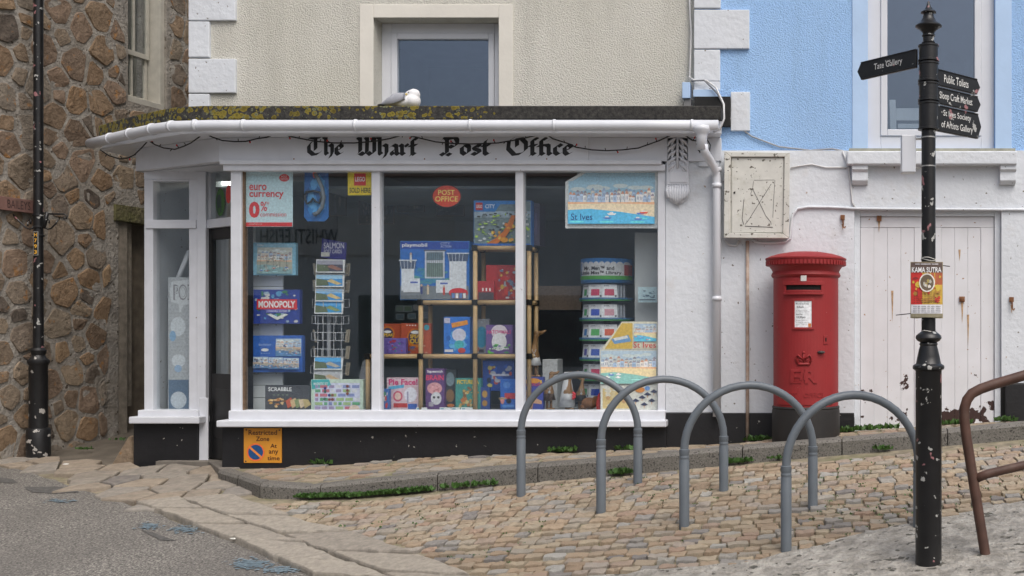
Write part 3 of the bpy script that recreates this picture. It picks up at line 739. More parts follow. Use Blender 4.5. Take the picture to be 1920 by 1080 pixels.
# --- rainwater pipe
RP = -.10; xo = X0(1321, RP)
u = MB(); u.lathe([(.075, 2.745), (.072, 2.71), (.05, 2.685), (.042, 2.66), (.042, 2.56)], (xo, RY-.035), 16)
hop = part(u, 'hopper', PVC, gut, True)
pts = [(X0(1321, RY), RY-.035, 2.60), (X0(1321, RY), RY-.035, 2.555), (X0(1330, -.2), -.21, 2.50), (X0(1342, -.08), -.075, 2.43), (X0(1344, -.06), -.06, 2.36), (X0(1344, -.06), -.06, .42)]
dp_ = part(MB().tube(pts, .034, 14), 'downpipe', PVC, shop, True)
for py in (318, 348, 560, 742): z = Z0(py, -.06); part(MB().tube([(X0(1344, -.06), -.06, z-.018), (X0(1344, -.06), -.06, z+.018)], .041, 14), 'pipe_collar', PVC, dp_, True)
# --- the small bay by the lane and the recessed door
BY = .5
bay = part(MB().pbox(270, 336, 287, 770, BY, BY+.10).pbox(354, 336, 372, 770, BY, BY+.10).pbox(287, 336, 354, 340, BY+.004, BY+.09), 'bay_frame', WHITE2, shop, bev=.006)
part(MB().pbox(270, 322, 372, 336, BY+.002, BY+.09), 'bay_head', WHITE2, shop)
bt = part(MB().pbox(272, 412, 367, 428, BY-.016, BY+.05), 'bay_transom', WHITE2, bay, bev=.003)
p0, p1 = at(286, 771, BY+.05), at(355, 339, BY+.05); part(MB().bx(p0.x, p1.x, BY+.05, BY+.056, p0.z, p1.z), 'pane', GLASS, bay)
part(MB().pbox(258, 769, 371, 782, BY-.06, BY+.10), 'bay_window_board', WHITE2, bay, bev=.006)
part(MB().pbox(241, 781.6, 373, 794.5, BY-.14, BY+.04), 'bay_sill', WHITE2, bay, bev=.008)
a, b_ = X0(250, BY-.05), X0(371, BY-.05)
part(MB().bx(a, b_, BY-.05, BY+.2, -.2, Z0(794, BY-.05)), 'bay_plinth', BLACKW, bay, bev=.006)
part(MB().bx(X0(270, BY), X0(270, BY)+.06, BY+.101, 1.25, -.2, zf0-.006), 'bay_side_wall', WALLW, bay)
# door: stands back at an angle
D0 = Vector((-2.81, .60, 0)); D1 = Vector((-2.28, .235, 0)); dd = (D1-D0).normalized(); dn = Vector((dd.y, -dd.x, 0))
def dbox(b, t0, t1, z0, z1, f0, f1):
    p = [D0+dd*t0+dn*f0, D0+dd*t1+dn*f0, D0+dd*t1+dn*f1, D0+dd*t0+dn*f1]; b.prism([(q.x, q.y) for q in p], z0, z1); return b
DL = (D1-D0).length
ZT = Z0(427, .45)
u = MB(); u.bx(X0(371.5, BY), X0(388, BY), BY-.02, BY+.11, .0, zf0-.006); part(u, 'door_jamb', WHITE2, shop, bev=.004)
u = MB(); u.pbox(373, 746, 390, 864, BY-.035, BY-.022); part(u, 'jamb_foot', WHITE2, shop, bev=.005)
DARKP = mk('black_door_paint', (.010, .010, .011), .4, .2, 6)
dr = part(dbox(dbox(dbox(dbox(MB(), 0, .09, .01, ZT, 0, .045), DL-.09, DL, .01, ZT, 0, .045), .09, DL-.09, .01, .75, .0, .04), .09, DL-.09, ZT-.1, ZT, 0, .04), 'door', DARKP, shop, bev=.004)
part(dbox(MB(), .09, DL-.09, .75, ZT-.1, .015, .021), 'door_pane', GLASS, dr)
part(dbox(MB(), .16, DL-.16, .2, .62, .04, .046), 'door_panel', DARKP, dr, bev=.004)
part(dbox(MB(), 0, DL, ZT, ZT+.075, -.01, .07), 'door_transom', WHITE2, dr, bev=.003)
part(dbox(MB(), .06, DL, ZT+.075, zf0-.006, .02, .026), 'fanlight', GLASS, dr)
part(dbox(MB(), 0, .06, ZT+.075, zf0-.006, -.01, .06), 'fanlight_post', WHITE2, dr)
part(MB().prism([(D1.x, D1.y), (D1.x+.03, D1.y), (X0(440, .09), .091), (X0(434, .09), .091)], .0, zf0-.006), 'door_return', DARKP, shop)
st_ = Art(lambda x, y, h: D0+dd*x+dn*(.03+h)+Vector((0, 0, y)))
st_.ell(.22, ZT+.22, .075, -.12, (.04, .12, .03)); st_.ell(.2, ZT+.23, .04, -.06, (.03, .05, .05)); st_.rect(.17, ZT+.13, .19, ZT+.22, (.03, .05, .05)); st_.rect(.22, ZT+.13, .24, ZT+.22, (.03, .05, .05))
st_.ell(.36, ZT+.28, .045, -.08, (.5, .05, .05)); st_.build('sticker', dr)
# --- the room behind the glass
ro = MB(); IX0, IX1 = -3.2, X0(1345, .1)
ro.bx(IX0, IX1, 4.0, 4.05, -.1, 2.70); ro.bx(IX0, -2.3, 1.12, 4, 2.60, 2.62); ro.bx(-2.3, IX1, .10, 4, 2.66, 2.70); ro.bx(IX1, IX1+.05, .30, 4.05, -.1, 2.70); ro.bx(IX0-.05, IX0, 1.25, 4.05, -.1, 2.70); ro.bx(-2.15, IX1, .31, 4, -.05, 0.0); ro.bx(IX0, -2.15, .75, 4, -.05, 0.0)
part(ro, 'interior_wall', DARKROOM, shop)
BEDZ = .457
part(MB().bx(-2.16, X0(1246, .1), .10, .95, BEDZ-.03, BEDZ), 'display_bed', mk('grey_display_board', (.32, .33, .34), .6, .1, 6), shop)
part(MB().bx(X0(1190, .3), X0(1234, .3), .30, .34, BEDZ, Z0(436, .3)), 'white_side_panel', mk('pale_panel_paint', (.55, .57, .58), .6, .05, 5), shop, bev=.004)
part(MB().pbox(300, 335, 312, 768, .75, .80), 'bay_tube', WHITE2, shop)
part(MB().bx(-3.25, -2.87, 1.1, 1.13, -.05, 2.45), 'bay_backboard', mk('pale_grey_board', (.42, .44, .45), .7, .1, 4), shop)

# strip light burning inside, seen through the fanlight over the door
sl_ = thing('strip_light', 'lit fluorescent strip light inside, seen through the fanlight over the door', 'light', tuple(at(408, 336, 1.5)))
em = bpy.data.materials.new('lit_tube'); em.use_nodes = True; pe = em.node_tree.nodes['Principled BSDF']; pe.inputs['Emission Color'].default_value = (1, .93, .8, 1); pe.inputs['Emission Strength'].default_value = 7
part(MB().tube([at(399, 344, 1.5), at(536, 344, 1.5)], .018, 10), 'tube', em, sl_, True); part(MB().pbox(394, 332, 541, 339, 1.46, 1.54), 'batten', PVC, sl_, bev=.004)

# ================================================================ the blue house on the right
house = thing('blue_house', 'pale blue rendered house with white lower wall, boarded garage door and quoins', 'building', (3.2, .3, .2))
HB = .05
hx0, hx1 = X0(1302.5, HB), 7.5; zl = Z0(283, HB)
wa, wb = X0(1627, HB), X0(1866, HB); wz0 = Z0(279, HB)
u = MB(); u.bx(hx0, wa, HB, HB+.3, zl, 6.6); u.bx(wb, hx1, HB, HB+.3, zl, 6.6); u.bx(wa, wb, HB, HB+.3, zl, wz0); u.bx(wa, wb, HB, HB+.3, 4.95, 6.6)
part(u, 'upper_wall', BLUE, house)
u = MB(); u.pbox(1598, -400, 1627, 279, HB-.008, HB); u.pbox(1866, -400, 1897, 279, HB-.008, HB); part(u, 'window_surround', BLUES, house, bev=.003)
wn = upvc(house, wa, wb, wz0+.004, 4.95, HB+.05, .11, .055)
for x0, y0, x1, y1 in ((1301, -60, 1351, 15), (1301, 18, 1405, 91), (1301, 93, 1350, 152), (1301, 152.5, 1350, 170), (1370, 172, 1406, 245)):
    part(MB().pbox(x0, y0, x1, y1, HB-.03, HB+.02), 'quoin', WALLW, house, bev=.006)
LB = .02; ga, gb, gzt = X0(1602, LB), X0(1878, LB), Z0(392, LB)
u = MB(); u.bx(X0(1352.5, LB), ga, LB, LB+.3, Z0(774, LB)-.04, zl-.001); u.bx(gb, hx1, LB, LB+.3, Z0(718, LB), zl-.001); u.bx(ga, gb, LB, LB+.3, gzt, zl-.001)
part(u, 'lower_wall', WALLW, house)
u = MB(); u.bx(X0(1352.5, LB), ga-.002, LB-.012, LB+.3, -.1, Z0(774, LB)); u.bx(gb+.03, hx1, LB-.03, LB+.3, -.1, Z0(719, LB)); part(u, 'plinth', BLACKW, house, bev=.005)
part(MB().pbox(1588, 283, 1908, 308, LB-.10, LB+.02), 'stone_sill', WALLW, house, bev=.01)
part(MB().pbox(1592, 278, 1904, 284, LB-.06, LB+.02), 'sill_flashing', mk('grey_green_timber', (.33, .33, .27), .8, .2, 14), house)
for x0 in (1597, 1873):
    c_ = MB(); P = [at(x0, y, LB) for y in (309, 318, 330, 346)]
    prof = [(0, 309), (.075, 309), (.078, 320), (.055, 324), (.058, 340), (.03, 347), (0, 347)]
    pts = [Vector((X0(x0, LB), LB-q, Z0(py, LB))) for q, py in prof]; c_.ext(pts, (X0(x0+30, LB)-X0(x0, LB), 0, 0)); part(c_, 'sill_corbel', WALLW, house, bev=.004)
# garage door of vertical boards, paint flaking at the foot
def peel():
    m, t, p, co = base_mat('peeling_white_boards')
    n = noise(t, co, 5, 4); c = mixc(t, ramp(t, n, [(.3, 0), (.7, 1)]), (.66, .66, .68), (.72, .72, .75))
    c = mixc(t, ramp(t, noise(t, co, 26, 3), [(.715, 0), (.73, 1)]), c, (.32, .17, .08))
    geo = nd(t, 'ShaderNodeNewGeometry'); sx = nd(t, 'ShaderNodeSeparateXYZ'); t.links.new(geo.outputs['Position'], sx.inputs[0])
    mr = nd(t, 'ShaderNodeMapRange'); mr.inputs[1].default_value = .30; mr.inputs[2].default_value = .95; mr.inputs[3].default_value = .265; mr.inputs[4].default_value = 0
    t.links.new(sx.outputs[2], mr.inputs[0]); nn = noise(t, geo.outputs['Position'], 5.2, 5, .6)
    ad = nd(t, 'ShaderNodeMath', operation='ADD'); t.links.new(mr.outputs[0], ad.inputs[0]); t.links.new(nn, ad.inputs[1])
    c = mixc(t, ramp(t, ad.outputs[0], [(.735, 0), (.745, 1)]), c, (.045, .02, .016))
    setcol(t, p, c); p.inputs['Roughness'].default_value = .55; MATS['peel'] = m; return m
PEEL = peel(); gz0 = .28
gd = part(MB().bx(ga+.001, gb-.001, LB+.09, LB+.2, gz0, gzt-.001), 'garage_door', PEEL, house)
part(MB().bx(ga+.001, ga+.05, LB+.045, LB+.09, gz0, gzt-.001), 'door_frame', WALLW, gd, bev=.004); part(MB().bx(gb-.05, gb-.001, LB+.045, LB+.09, gz0, gzt-.001), 'door_frame', WALLW, gd, bev=.004)
part(MB().bx(ga+.05, gb-.05, LB+.045, LB+.09, gzt-.055, gzt-.001), 'door_frame', WALLW, gd, bev=.004)
mid = X0(1742, LB); e0, e1 = ga+.053, gb-.053; zr = Z0(425, LB)
for s0, s1 in ((e0, mid-.004), (mid+.004, e1)):
    part(MB().bx(s0, s1, LB+.065, LB+.089, zr, gzt-.058), 'top_rail', PEEL, gd, bev=.003)
    ww = (s1-s0)/5
    for k in range(5):
        part(MB().bx(s0+k*ww+.0007, s0+(k+1)*ww-.0007, LB+(.064 if k in (0, 4) else .070), LB+.089, gz0+.01, zr-.0015), 'board', PEEL, gd, bev=.0015)
# chair behind the upper window
ch = thing('chair', 'white wooden chair seen through the upper window of the blue house', 'chair', (X0(1700, .8), .9, wz0-.4))
CHW = mk('white_chair_paint', (.7, .7, .72), .4, .05, 6)
for x0, x1, sl in ((1676, 1688, -9), (1745, 1757, 9)):
    a = [at(x0, 420, .8), at(x1, 420, .8), at(x1+sl, 187, .8), at(x0+sl, 187, .8)]; part(MB().ext(a, (0, .04, 0)), 'back_post', CHW, ch, bev=.004)
part(MB().pbox(1680, 203, 1752, 226, .82, .85), 'back_rail', CHW, ch, bev=.004); part(MB().pbox(1684, 232, 1752, 240, .82, .85), 'back_rail', CHW, ch)
part(MB().pbox(1672, 300, 1762, 310, .72, 1.2), 'seat', CHW, ch)
for x in (1676, 1750):
    part(MB().pbox(x, 310, x+9, 420, .74, .78), 'leg', CHW, ch)

# ================================================================ the rubble stone house across the lane
SD = Vector((.175, 1, 0)).normalized(); SN = Vector((SD.y, -SD.x, 0))            # along the wall, and out of it
SO = Vector((-4.735, .70, 0))-SD*2.6
stone_house = thing('stone_house', 'old house of brown rubble stone with a sash window across the lane', 'building', tuple(SO))
def sp(u_, z, o=0): p = SO+SD*u_+SN*o; return Vector((p.x, p.y, z))
def su(px, py):                                          # where a picture point meets the wall
    k = (px-PX)/F; d0 = SO.y-CAMY
    t = (CAMX+k*d0-SO.x)/(SD.x-k*SD.y); d = d0+SD.y*t
    return t, EYE+(PY-py)*d/F
SW_ = 6.6; ST = 6.8
wu0, wzb = su(262, 205); wu1 = su(313, 205)[0]; wu0 = wu1-.52; wzb = su(309, 207)[1]; wzt = wzb+1.75
du0, dzt = su(222, 414); du1 = du0+.85
def sbox(b, u0, u1, o0, o1, z0, z1):
    P = [sp(u0, 0, o0), sp(u1, 0, o0), sp(u1, 0, o1), sp(u0, 0, o1)]; b.prism([(q.x, q.y) for q in P], z0, z1); return b
b = MB()
sbox(b, 0, wu0, -.4, 0, dzt+.16, ST); sbox(b, wu1, SW_, -.4, 0, dzt+.16, ST); sbox(b, wu0, wu1, -.4, 0, dzt+.16, wzb); sbox(b, wu0, wu1, -.4, 0, wzt, ST)
sbox(b, 0, du0, -.4, 0, -.2, dzt+.16); sbox(b, du1, SW_, -.4, 0, -.2, dzt+.16)
wall = part(b, 'wall', MORTAR, stone_house)
b = MB(); sbox(b, du0-.06, du1+.1, -.35, .03, dzt, dzt+.159)
part(b, 'lintel', mk('mossy_stone', (.13, .115, .06), .95, .4, 8, bmp=1, bscale=30, bdist=.02, dirt=((.11, .12, .02), 5, .45)), stone_house)
TIMB = mk('weathered_timber', (.27, .235, .19), .85, .3, 12, bmp=.5, bscale=60, bdist=.005)
dd_ = part(sbox(MB(), du0, du1, -.20, -.15, 0, dzt), 'lane_door', mk('dark_brown_door', (.17, .14, .105), .7, .3, 9), stone_house)
part(sbox(MB(), du0, du0+.13, -.15, -.01, .0, dzt), 'door_post', TIMB, dd_, bev=.01); part(sbox(MB(), du0+.14, du0+.24, -.149, -.06, .35, dzt), 'door_board', TIMB, dd_, bev=.01)
CRW = mk('cream_sash_paint', (.50, .48, .42), .6, .1, 12, dirt=((.3, .26, .2), 8, .3))
sw = part(sbox(sbox(sbox(sbox(MB(), wu0, wu0+.04, -.22, -.04, wzb, wzt), wu1-.06, wu1, -.22, -.03, wzb, wzt), wu0+.06, wu1-.075, -.22, -.10, wzt-.06, wzt), wu0, wu1-.01, -.22, -.02, wzb-.0, wzb+.06), 'sash_window', CRW, stone_house, bev=.004)
mz = su(290, 103)[1]; a0, a1 = wu0+.06, wu1-.075; am = a1-.20
b = MB()
for z0, z1, o in ((wzb+.06, mz+.03, -.17), (mz-.03, wzt-.06, -.145)):
    sbox(b, a1-.035, a1, o-.03, o, z0, z1); sbox(b, a0, a0+.035, o-.03, o, z0, z1); sbox(b, a0+.035, a1-.035, o-.03, o, z0, z0+.05); sbox(b, a0+.035, a1-.035, o-.03, o, z1-.05, z1); sbox(b, am-.012, am+.012, o-.028, o-.002, z0+.05, z1-.05)
part(b, 'sash', CRW, sw, bev=.003)
part(sbox(MB(), a0, a1, -.19, -.186, wzb+.06, mz), 'pane', GLASS, sw); part(sbox(MB(), a0, a1, -.165, -.161, mz, wzt-.06), 'pane', GLASS, sw)
part(sbox(MB(), a0, a1, -.33, -.3, wzb, wzt), 'net_curtain', mk('grey_curtain', (.20, .19, .165), .9, .1, 3), sw)
# the stones
pts = dart((.05, SW_-.1, -.1, 5.7), [.145, .12, .09, .065, .05], 10500, 2, [(wu1+.10+.03*((k*7) % 3), wzb-.1+.26*k, .12) for k in range(9)]+[(wu1+.33+.03*((k*5) % 3), wzb-.0+.3*k, .14) for k in range(8)])
wts = [p[2]*.55 for p in pts]; rnd = random.Random(6); count = 0
inview = []
for i, c in enumerate(cells_of([p[:2] for p in pts], (.0, SW_, -.2, 5.8), .0, wts)):
    if not c: continue
    cu, cz = pts[i][0], pts[i][1]
    if (wu0-.05 < cu < wu1+.03 and wzb-.06 < cz < wzt+.1) or (du0-.06 < cu < du1+.08 and cz < dzt+.2): continue
    q = sp(cu, cz); p = topx(q)
    inview.append((0 if -30 < p[0] < 380 and -30 < p[1] < 900 else 1, -pts[i][2], i, c))
inview.sort(); mass = MB()
for rank, (o_, _, i, c) in enumerate(inview):
    cu, cz, rad = pts[i]; sc = 1-rnd.uniform(.008, .030)/max(rad, .05)*1.0; sc = max(.72, min(.94, sc))
    poly = [(cu+(x-cu)*sc, cz+(y-cz)*sc) for x, y in c]
    poly = [p for p in poly if not ((wu0-.01 < p[0] < wu1+.01 and wzb-.02 < p[1] < wzt+.02) or (du0-.08 < p[0] < du1+.11 and p[1] < dzt+.17))]
    if len(poly) < 3: continue
    for _ in range(1):                                   # round the corners
        q = []
        for (x0, y0), (x1, y1) in zip(poly, poly[1:]+poly[:1]): q += [(x0*.88+x1*.12, y0*.88+y1*.12), (x0*.12+x1*.88, y0*.12+y1*.88)]
        poly = q
    poly = [(x+.02*mnoise.noise(Vector((x*14, y*14, i))), y+.012*mnoise.noise(Vector((y*14, x*14, i+3)))) for x, y in poly]
    n = len(poly); h = rnd.uniform(.005, .016); b = MB(); tu, tz = rnd.uniform(-.12, .12), rnd.uniform(-.12, .12)
    for s_, o in ((1.0, -.03), (.99, .001), (.95, h*.85), (.55, h)):
        b.v += [tuple(sp(cu+(x-cu)*s_, cz+(y-cz)*s_, o+(0 if o < .005 else .0+(x-cu)*tu*.6+(y-cz)*tz*.6)+(.010*mnoise.noise(Vector((x*16, y*16, i*1.7))) if o > .01 else 0))) for x, y in poly]
    for j in range(3):
        for k in range(n): b.f.append((j*n+(k+1) % n, j*n+k, (j+1)*n+k, (j+1)*n+(k+1) % n)); b.m.append(0)
    b.f.append(tuple(3*n+k for k in range(n-1, -1, -1))); b.m.append(0)
    ar = sum(poly[k][0]*poly[(k+1) % n][1]-poly[(k+1) % n][0]*poly[k][1] for k in range(n))
    if ar > 0: b.f = [f[::-1] for f in b.f]
    if count < 299 and o_ == 0: part(b, 'stone', STONE, wall); count += 1
    else:
        k = len(mass.v); mass.v += b.v; mass.f += [tuple(k+q for q in f) for f in b.f]; mass.m += b.m
if mass.v: tag(part(mass, 'stone_mass', STONE, wall), kind='stuff')
# the loose boulder against the shop's bay
bo = MB(); bo.ext([(-3.64, .50, -.06), (-3.43, .50, -.06), (-3.43, .50, .22), (-3.47, .5, .2), (-3.56, .5, .06)], (0, .14, 0))
bo.v = [(x+.02*mnoise.noise(Vector((x*9, y*9, z*9))), y+.02*mnoise.noise(Vector((y*9, z*9, x*9))), z) for x, y, z in bo.v]
solid(bo, 'boulder', STONE, 'tan wedge-shaped boulder leaning at the foot of the bay by the lane', 'boulder', bev=.02)

# ================================================================ the houses across the street, seen in the glass
opp = thing('gallery_building', 'grey gallery building across the street, mirrored in the shop windows', 'building', (-6, -15, -.7))
OW = mk('opposite_white_render', (.78, .79, .80), .8, .1, 1.5, bmp=.3, bscale=30)
b = MB(); b.bx(-15, 3.5, -18, -14.0, -1, 4.4); part(b, 'wall', OW, opp)
b = MB(); b.ext([(-15.2, -13.9, 4.4), (-15.2, -18, 4.4), (-15.2, -16, 6.2)], (18.9, 0, 0)); part(b, 'roof', mk('brown_slate', (.16, .10, .08), .8, .3, 3), opp)
b = MB(); b.bx(-11.2, -5.2, -14.0, -13.93, 2.75, 3.6); sg = part(b, 'sign_board', mk('pale_grey_sign', (.8, .78, .75), .6, .1, 2), opp)
ar_ = Art(lambda x, y, h: Vector((x, -13.93+h, y))); ar_.text('WHISTLEFISH', -7.62, 3.30, -9.26, 2.98, (.01, .01, .01), .01)
ar_.build('lettering', sg)
for k in range(5):
    x = -14+k*3.4; b = MB(); b.bx(x, x+1.3, -14.0, -13.95, .4, 1.9); f = part(b, 'shop_window', mk('opposite_frame', (.06, .07, .075), .5, .1, 3), opp)
    b = MB(); b.bx(x+.1, x+1.2, -13.95, -13.94, .5, 1.8); part(b, 'pane', mk('dark_reflecting_glass', (.015, .018, .02), .05, .1, 2), f)
# ================================================================ street furniture
GREYP = mk('grey_powder_coat', (.125, .145, .165), .45, .08, 8, chips=[((.3, .3, .3), 40, .76)])
IRON = mk('black_iron_paint', (.010, .010, .011), .38, .3, 10, bmp=.25, bscale=50, bdist=.003, chips=[((.42, .42, .4), 21, .655), ((.34, .16, .17), 9, .665)])
RUST = mk('rusty_iron', (.20, .085, .035), .8, .4, 20)
# --- cycle hoops
hoops = [((977, 930), (1196, 905), 'grey steel cycle hoop nearest the shop, first of the four by the kerb'),
         ((1127, 960), (1357, 922), 'second grey steel cycle hoop counted from the shop window'),
         ((1283, 987), (1524, 950), 'third grey steel cycle hoop, in front of the red pillar box'),
         ((1474, 1033), (1722, 988), 'grey steel cycle hoop nearest the camera, beside the black signpost')]
W0, H0 = .80, .845
proto = None
for (a, b_, lab) in hoops:
    A, B = on_ground(*a), on_ground(*b_); d = B-A; yaw = math.atan2(d.y, d.x); wid = math.hypot(d.x, d.y); c = (A+B)/2
    if proto is None:
        root = thing('cycle_hoop', lab, 'cycle rack', (0, 0, 0), 'cycle hoops on the setts'); r = W0/2
        pth = [(-r, 0, .30), (-r, 0, H0-r-.024)]+[(-r*math.cos(math.pi*k/22), 0, H0-r-.024+r*math.sin(math.pi*k/22)) for k in range(1, 22)]+[(r, 0, H0-r-.024), (r, 0, .30)]
        part(MB().tube(pth, .025, 14), 'arch', GREYP, root, True)
        for s_ in (-1, 1):
            l = part(MB().lathe([(.031, -.15), (.031, .36), (.029, .365), (.029, .372), (.031, .377), (.031, .384), (.029, .388), (.029, .394), (.031, .398), (.031, .428), (.024, .432)], (s_*r, 0), 18), 'leg', GREYP, root, True)
            m_ = l.modifiers.new('es', 'EDGE_SPLIT'); m_.split_angle = R(40)
        proto = root; o = root
    else: o = copy_tree(proto)
    tag(o, lab); o.location = (c.x, c.y, c.z); o.rotation_euler = (0, 0, yaw); o.scale = (wid/W0, 1, 1)
    sl = (B.z-A.z)/wid
    for chd in o.children:
        if chd.name.startswith('leg'): pass
# --- fingerpost
SP = on_ground(1741, 1056); sdp = SP.y-CAMY; S = F/sdp
post = thing('signpost', 'black cast iron fingerpost with four arms and a spiked finial', 'signpost', tuple(SP))
def sz(py): return EYE+(PY-py)/S
def lat(prof, c, mt, name, parent, n=28, sc=S):
    o = part(MB().lathe([(max(.0008, h/sc), sz(y)) for h, y in prof], c, n), name, mt, parent, True)
    m_ = o.modifiers.new('es', 'EDGE_SPLIT'); m_.split_angle = R(38); return o
lat([(24.7, 1062), (24.7, 696), (25.5, 694), (29.3, 692), (30, 688), (29, 685), (25, 682.5), (23.5, 681), (21, 668), (18, 655), (16, 648), (17.4, 645.5), (16.5, 643), (15.6, 642), (21, 639), (24.7, 634), (23.5, 629), (18, 624.5), (13.4, 621)], SP, IRON, 'base_column', post)
lat([(13.3, 625), (13.3, 244)], SP, IRON, 'shaft', post)
ft = [(20.5, 245)]
for a, b_ in ((117, 154.5), (155, 191), (191.5, 244.5), (84, 116.5)):
    lat([(18.5, b_-.5), (20, b_-1), (20, b_-4), (18.2, b_-5), (18.2, a+5), (19.6, a+4), (19.6, a+1), (18.5, a+.5)], SP, IRON, 'arm_collar', post)
lat([(19.5, 86), (12, 84), (13, 80), (10.5, 78), (10.5, 70), (12.5, 68), (12.5, 66), (11, 64), (11.5, 61), (17, 55.5), (25, 50.5), (25, 48.5), (22, 46), (15.5, 41), (11.5, 34), (9.5, 28), (10, 26), (14.5, 24.5), (14.5, 22.5), (10.5, 20), (6, 15), (4, 10), (2.2, 4), (.6, 2)], SP, IRON, 'finial', post)
SIGNW = mk('white_sign_letters', (.72, .72, .7), .5, .05, 20)
def arm(x0, y0, y1, tipx, lines, dep):
    """board from the collar to its pointed tip, running away from the camera"""
    a = at(x0, y0, SP.y-.012); z0, z1 = sz(y0), sz(y1); b0 = at(tipx, y0, SP.y+dep)
    u_ = Vector((b0.x-a.x, b0.y-a.y, 0)); L = u_.length; u_.normalize(); h = z0-z1; n_ = Vector((u_.y, -u_.x, 0))
    if n_.y > 0: n_ = -n_
    o_ = Vector((a.x, a.y, z1)); f = lambda s_, t, k: o_+u_*s_+Vector((0, 0, t))+n_*k
    pl = [(0, 0), (L-.03, 0), (L, h*.5), (L-.03, h), (0, h)]
    o = part(MB().ext([f(s_, t, .008) for s_, t in pl], -n_*.016), 'sign_arm', IRON, post, bev=.002)
    rim = MB()
    for t in (0.004, h-.004): rim.tube([f(0, t, .008), f(L-.03, t, .008)], .004, 6)
    part(rim, 'arm_rim', IRON, o)
    flip = (u_.x < 0); ar = Art(lambda x, y, k: f(L-x if flip else x, y, .009+k))
    for t, p0, p1, q0, q1 in lines: ar = Art(ar.f); ar.text(t, p0*L, q0*h, p1*L, q1*h, SIGNW, .004); ar.build('text_line', o)
    return o
arm(1719, 93, 128, 1609, [('Tate Gallery', .30, .78, .72, .28)], .29)
arm(1752, 129, 160, 1836, [('Public Toilets', .18, .72, .74, .26)], .25)
arm(1752, 163, 194, 1837, [('Sloop Craft Market', .08, .80, .76, .20)], .25)
arm(1752, 197, 246, 1838, [('St Ives Society', .16, .76, .86, .56), ('of Artists Gallery', .12, .80, .44, .10)], .25)
part(MB().bx(SP.x-.14, SP.x-.065, SP.y+.01, SP.y+.10, sz(322), sz(252)), 'control_box', PVC, post, bev=.004)
st_ = MB()
for y in (257, 311): st_.lathe([(14/S, sz(y)), (14/S, sz(y+2.2))], SP, 20); st_.bx(SP.x-.065, SP.x-.03, SP.y+.03, SP.y+.06, sz(y+2), sz(y))
part(st_, 'steel_band', mk('dull_steel', (.45, .44, .42), .4, .1, 20, metal=.7), post)
# --- gig poster tied round the post
PYY = SP.y-.055
pst = thing('gig_poster', 'red and yellow gig poster tied to the black signpost', 'poster', tuple(at(1737, 596, PYY)))
def cur(x, y, h):
    k = (x-1737)/31; p = at(x, y, PYY+.014*k*k); return p-Vector((0, h, 0))
b = MB(); N = 10
for j, y in enumerate((596, 491)):
    for k in range(N+1): b.v.append(tuple(cur(1707+61*k/N, y+(1.2*math.sin(k*.9) if j == 0 else 0), 0)))
for k in range(N): b.f.append((k, k+1, N+2+k, N+1+k)); b.m.append(0)
b2 = len(b.v); b.v += [(x, y+.002, z) for x, y, z in b.v[:2*(N+1)]]; 
for k in range(N): b.f.append((b2+k+1, b2+k, b2+N+1+k, b2+N+2+k)); b.m.append(0)
part(b, 'paper', flat((.30, .26, .16)), pst)
A_ = Art(cur)
def strips(x0, y0, x1, y1, col):
    n = max(1, int((x1-x0)/7))
    for k in range(n): A_.rect(x0+(x1-x0)*k/n, y0, x0+(x1-x0)*(k+1)/n, y1, col); A_.h -= .00012
    A_.h += .00012
strips(1708, 492, 1767, 595, (.10, .07, .06)); strips(1708, 511, 1729, 571, (.48, .035, .03)); strips(1729, 511, 1767, 571, (.46, .30, .05)); strips(1741, 511, 1767, 534, (.34, .09, .04))
A_.blobs(1709, 512, 1766, 570, [(.55, .06, .03), (.5, .36, .05), (.38, .2, .04), (.25, .03, .03)], 34, 8, .08, .25)
strips(1708, 571, 1767, 588, (.55, .55, .58)); strips(1708, 588, 1767, 595, (.2, .18, .12))
A_.text('---- --------- ------', 1716, 494.5, 1759, 496, (.6, .6, .62)); A_.text('KAMA SUTRA', 1709.5, 501, 1765, 511, (.75, .75, .74), .02)
for cx_, rx, ry, c_ in ((1738, 15, 17.5, (.62, .6, .55)), (1738, 12.6, 15, (.12, .09, .06))): A_.ell(cx_, 530, rx, ry, c_)
A_.blobs(1729, 519, 1747, 542, [(.6, .56, .5), (.35, .28, .1), (.4, .38, .33)], 12, 3, .2, .45)
for k in range(6): A_.text('- -- --- -- ---- -- ---', 1714, 549+k*3.6, 1762, 550+k*3.6, (.1, .04, .03))
for k in range(4): A_.text('--- -- ---- -- --- ----', 1712, 574+k*3.5, 1763, 575+k*3.5, (.08, .08, .09))
A_.build('print', pst)
tie = MB()
for y, dx in ((485, 6), (487.5, -5), (622, 0)): tie.tube([(SP.x+14/S*math.cos(2*math.pi*k/20), SP.y+14/S*math.sin(2*math.pi*k/20), sz(y)+.006*math.sin(k*.6+dx)) for k in range(21)], .0022, 5)
part(tie, 'string', mk('white_string', (.6, .58, .54), .9, .1, 20), pst)
tie = MB(); tie.tube([at(1768, 498, PYY), at(1781, 499.5, PYY-.02)], .0025, 5); tie.tube([at(1707, 588, PYY), at(1680, 591, PYY-.03)], .0025, 5); part(tie, 'cable_tie', IRON, pst)
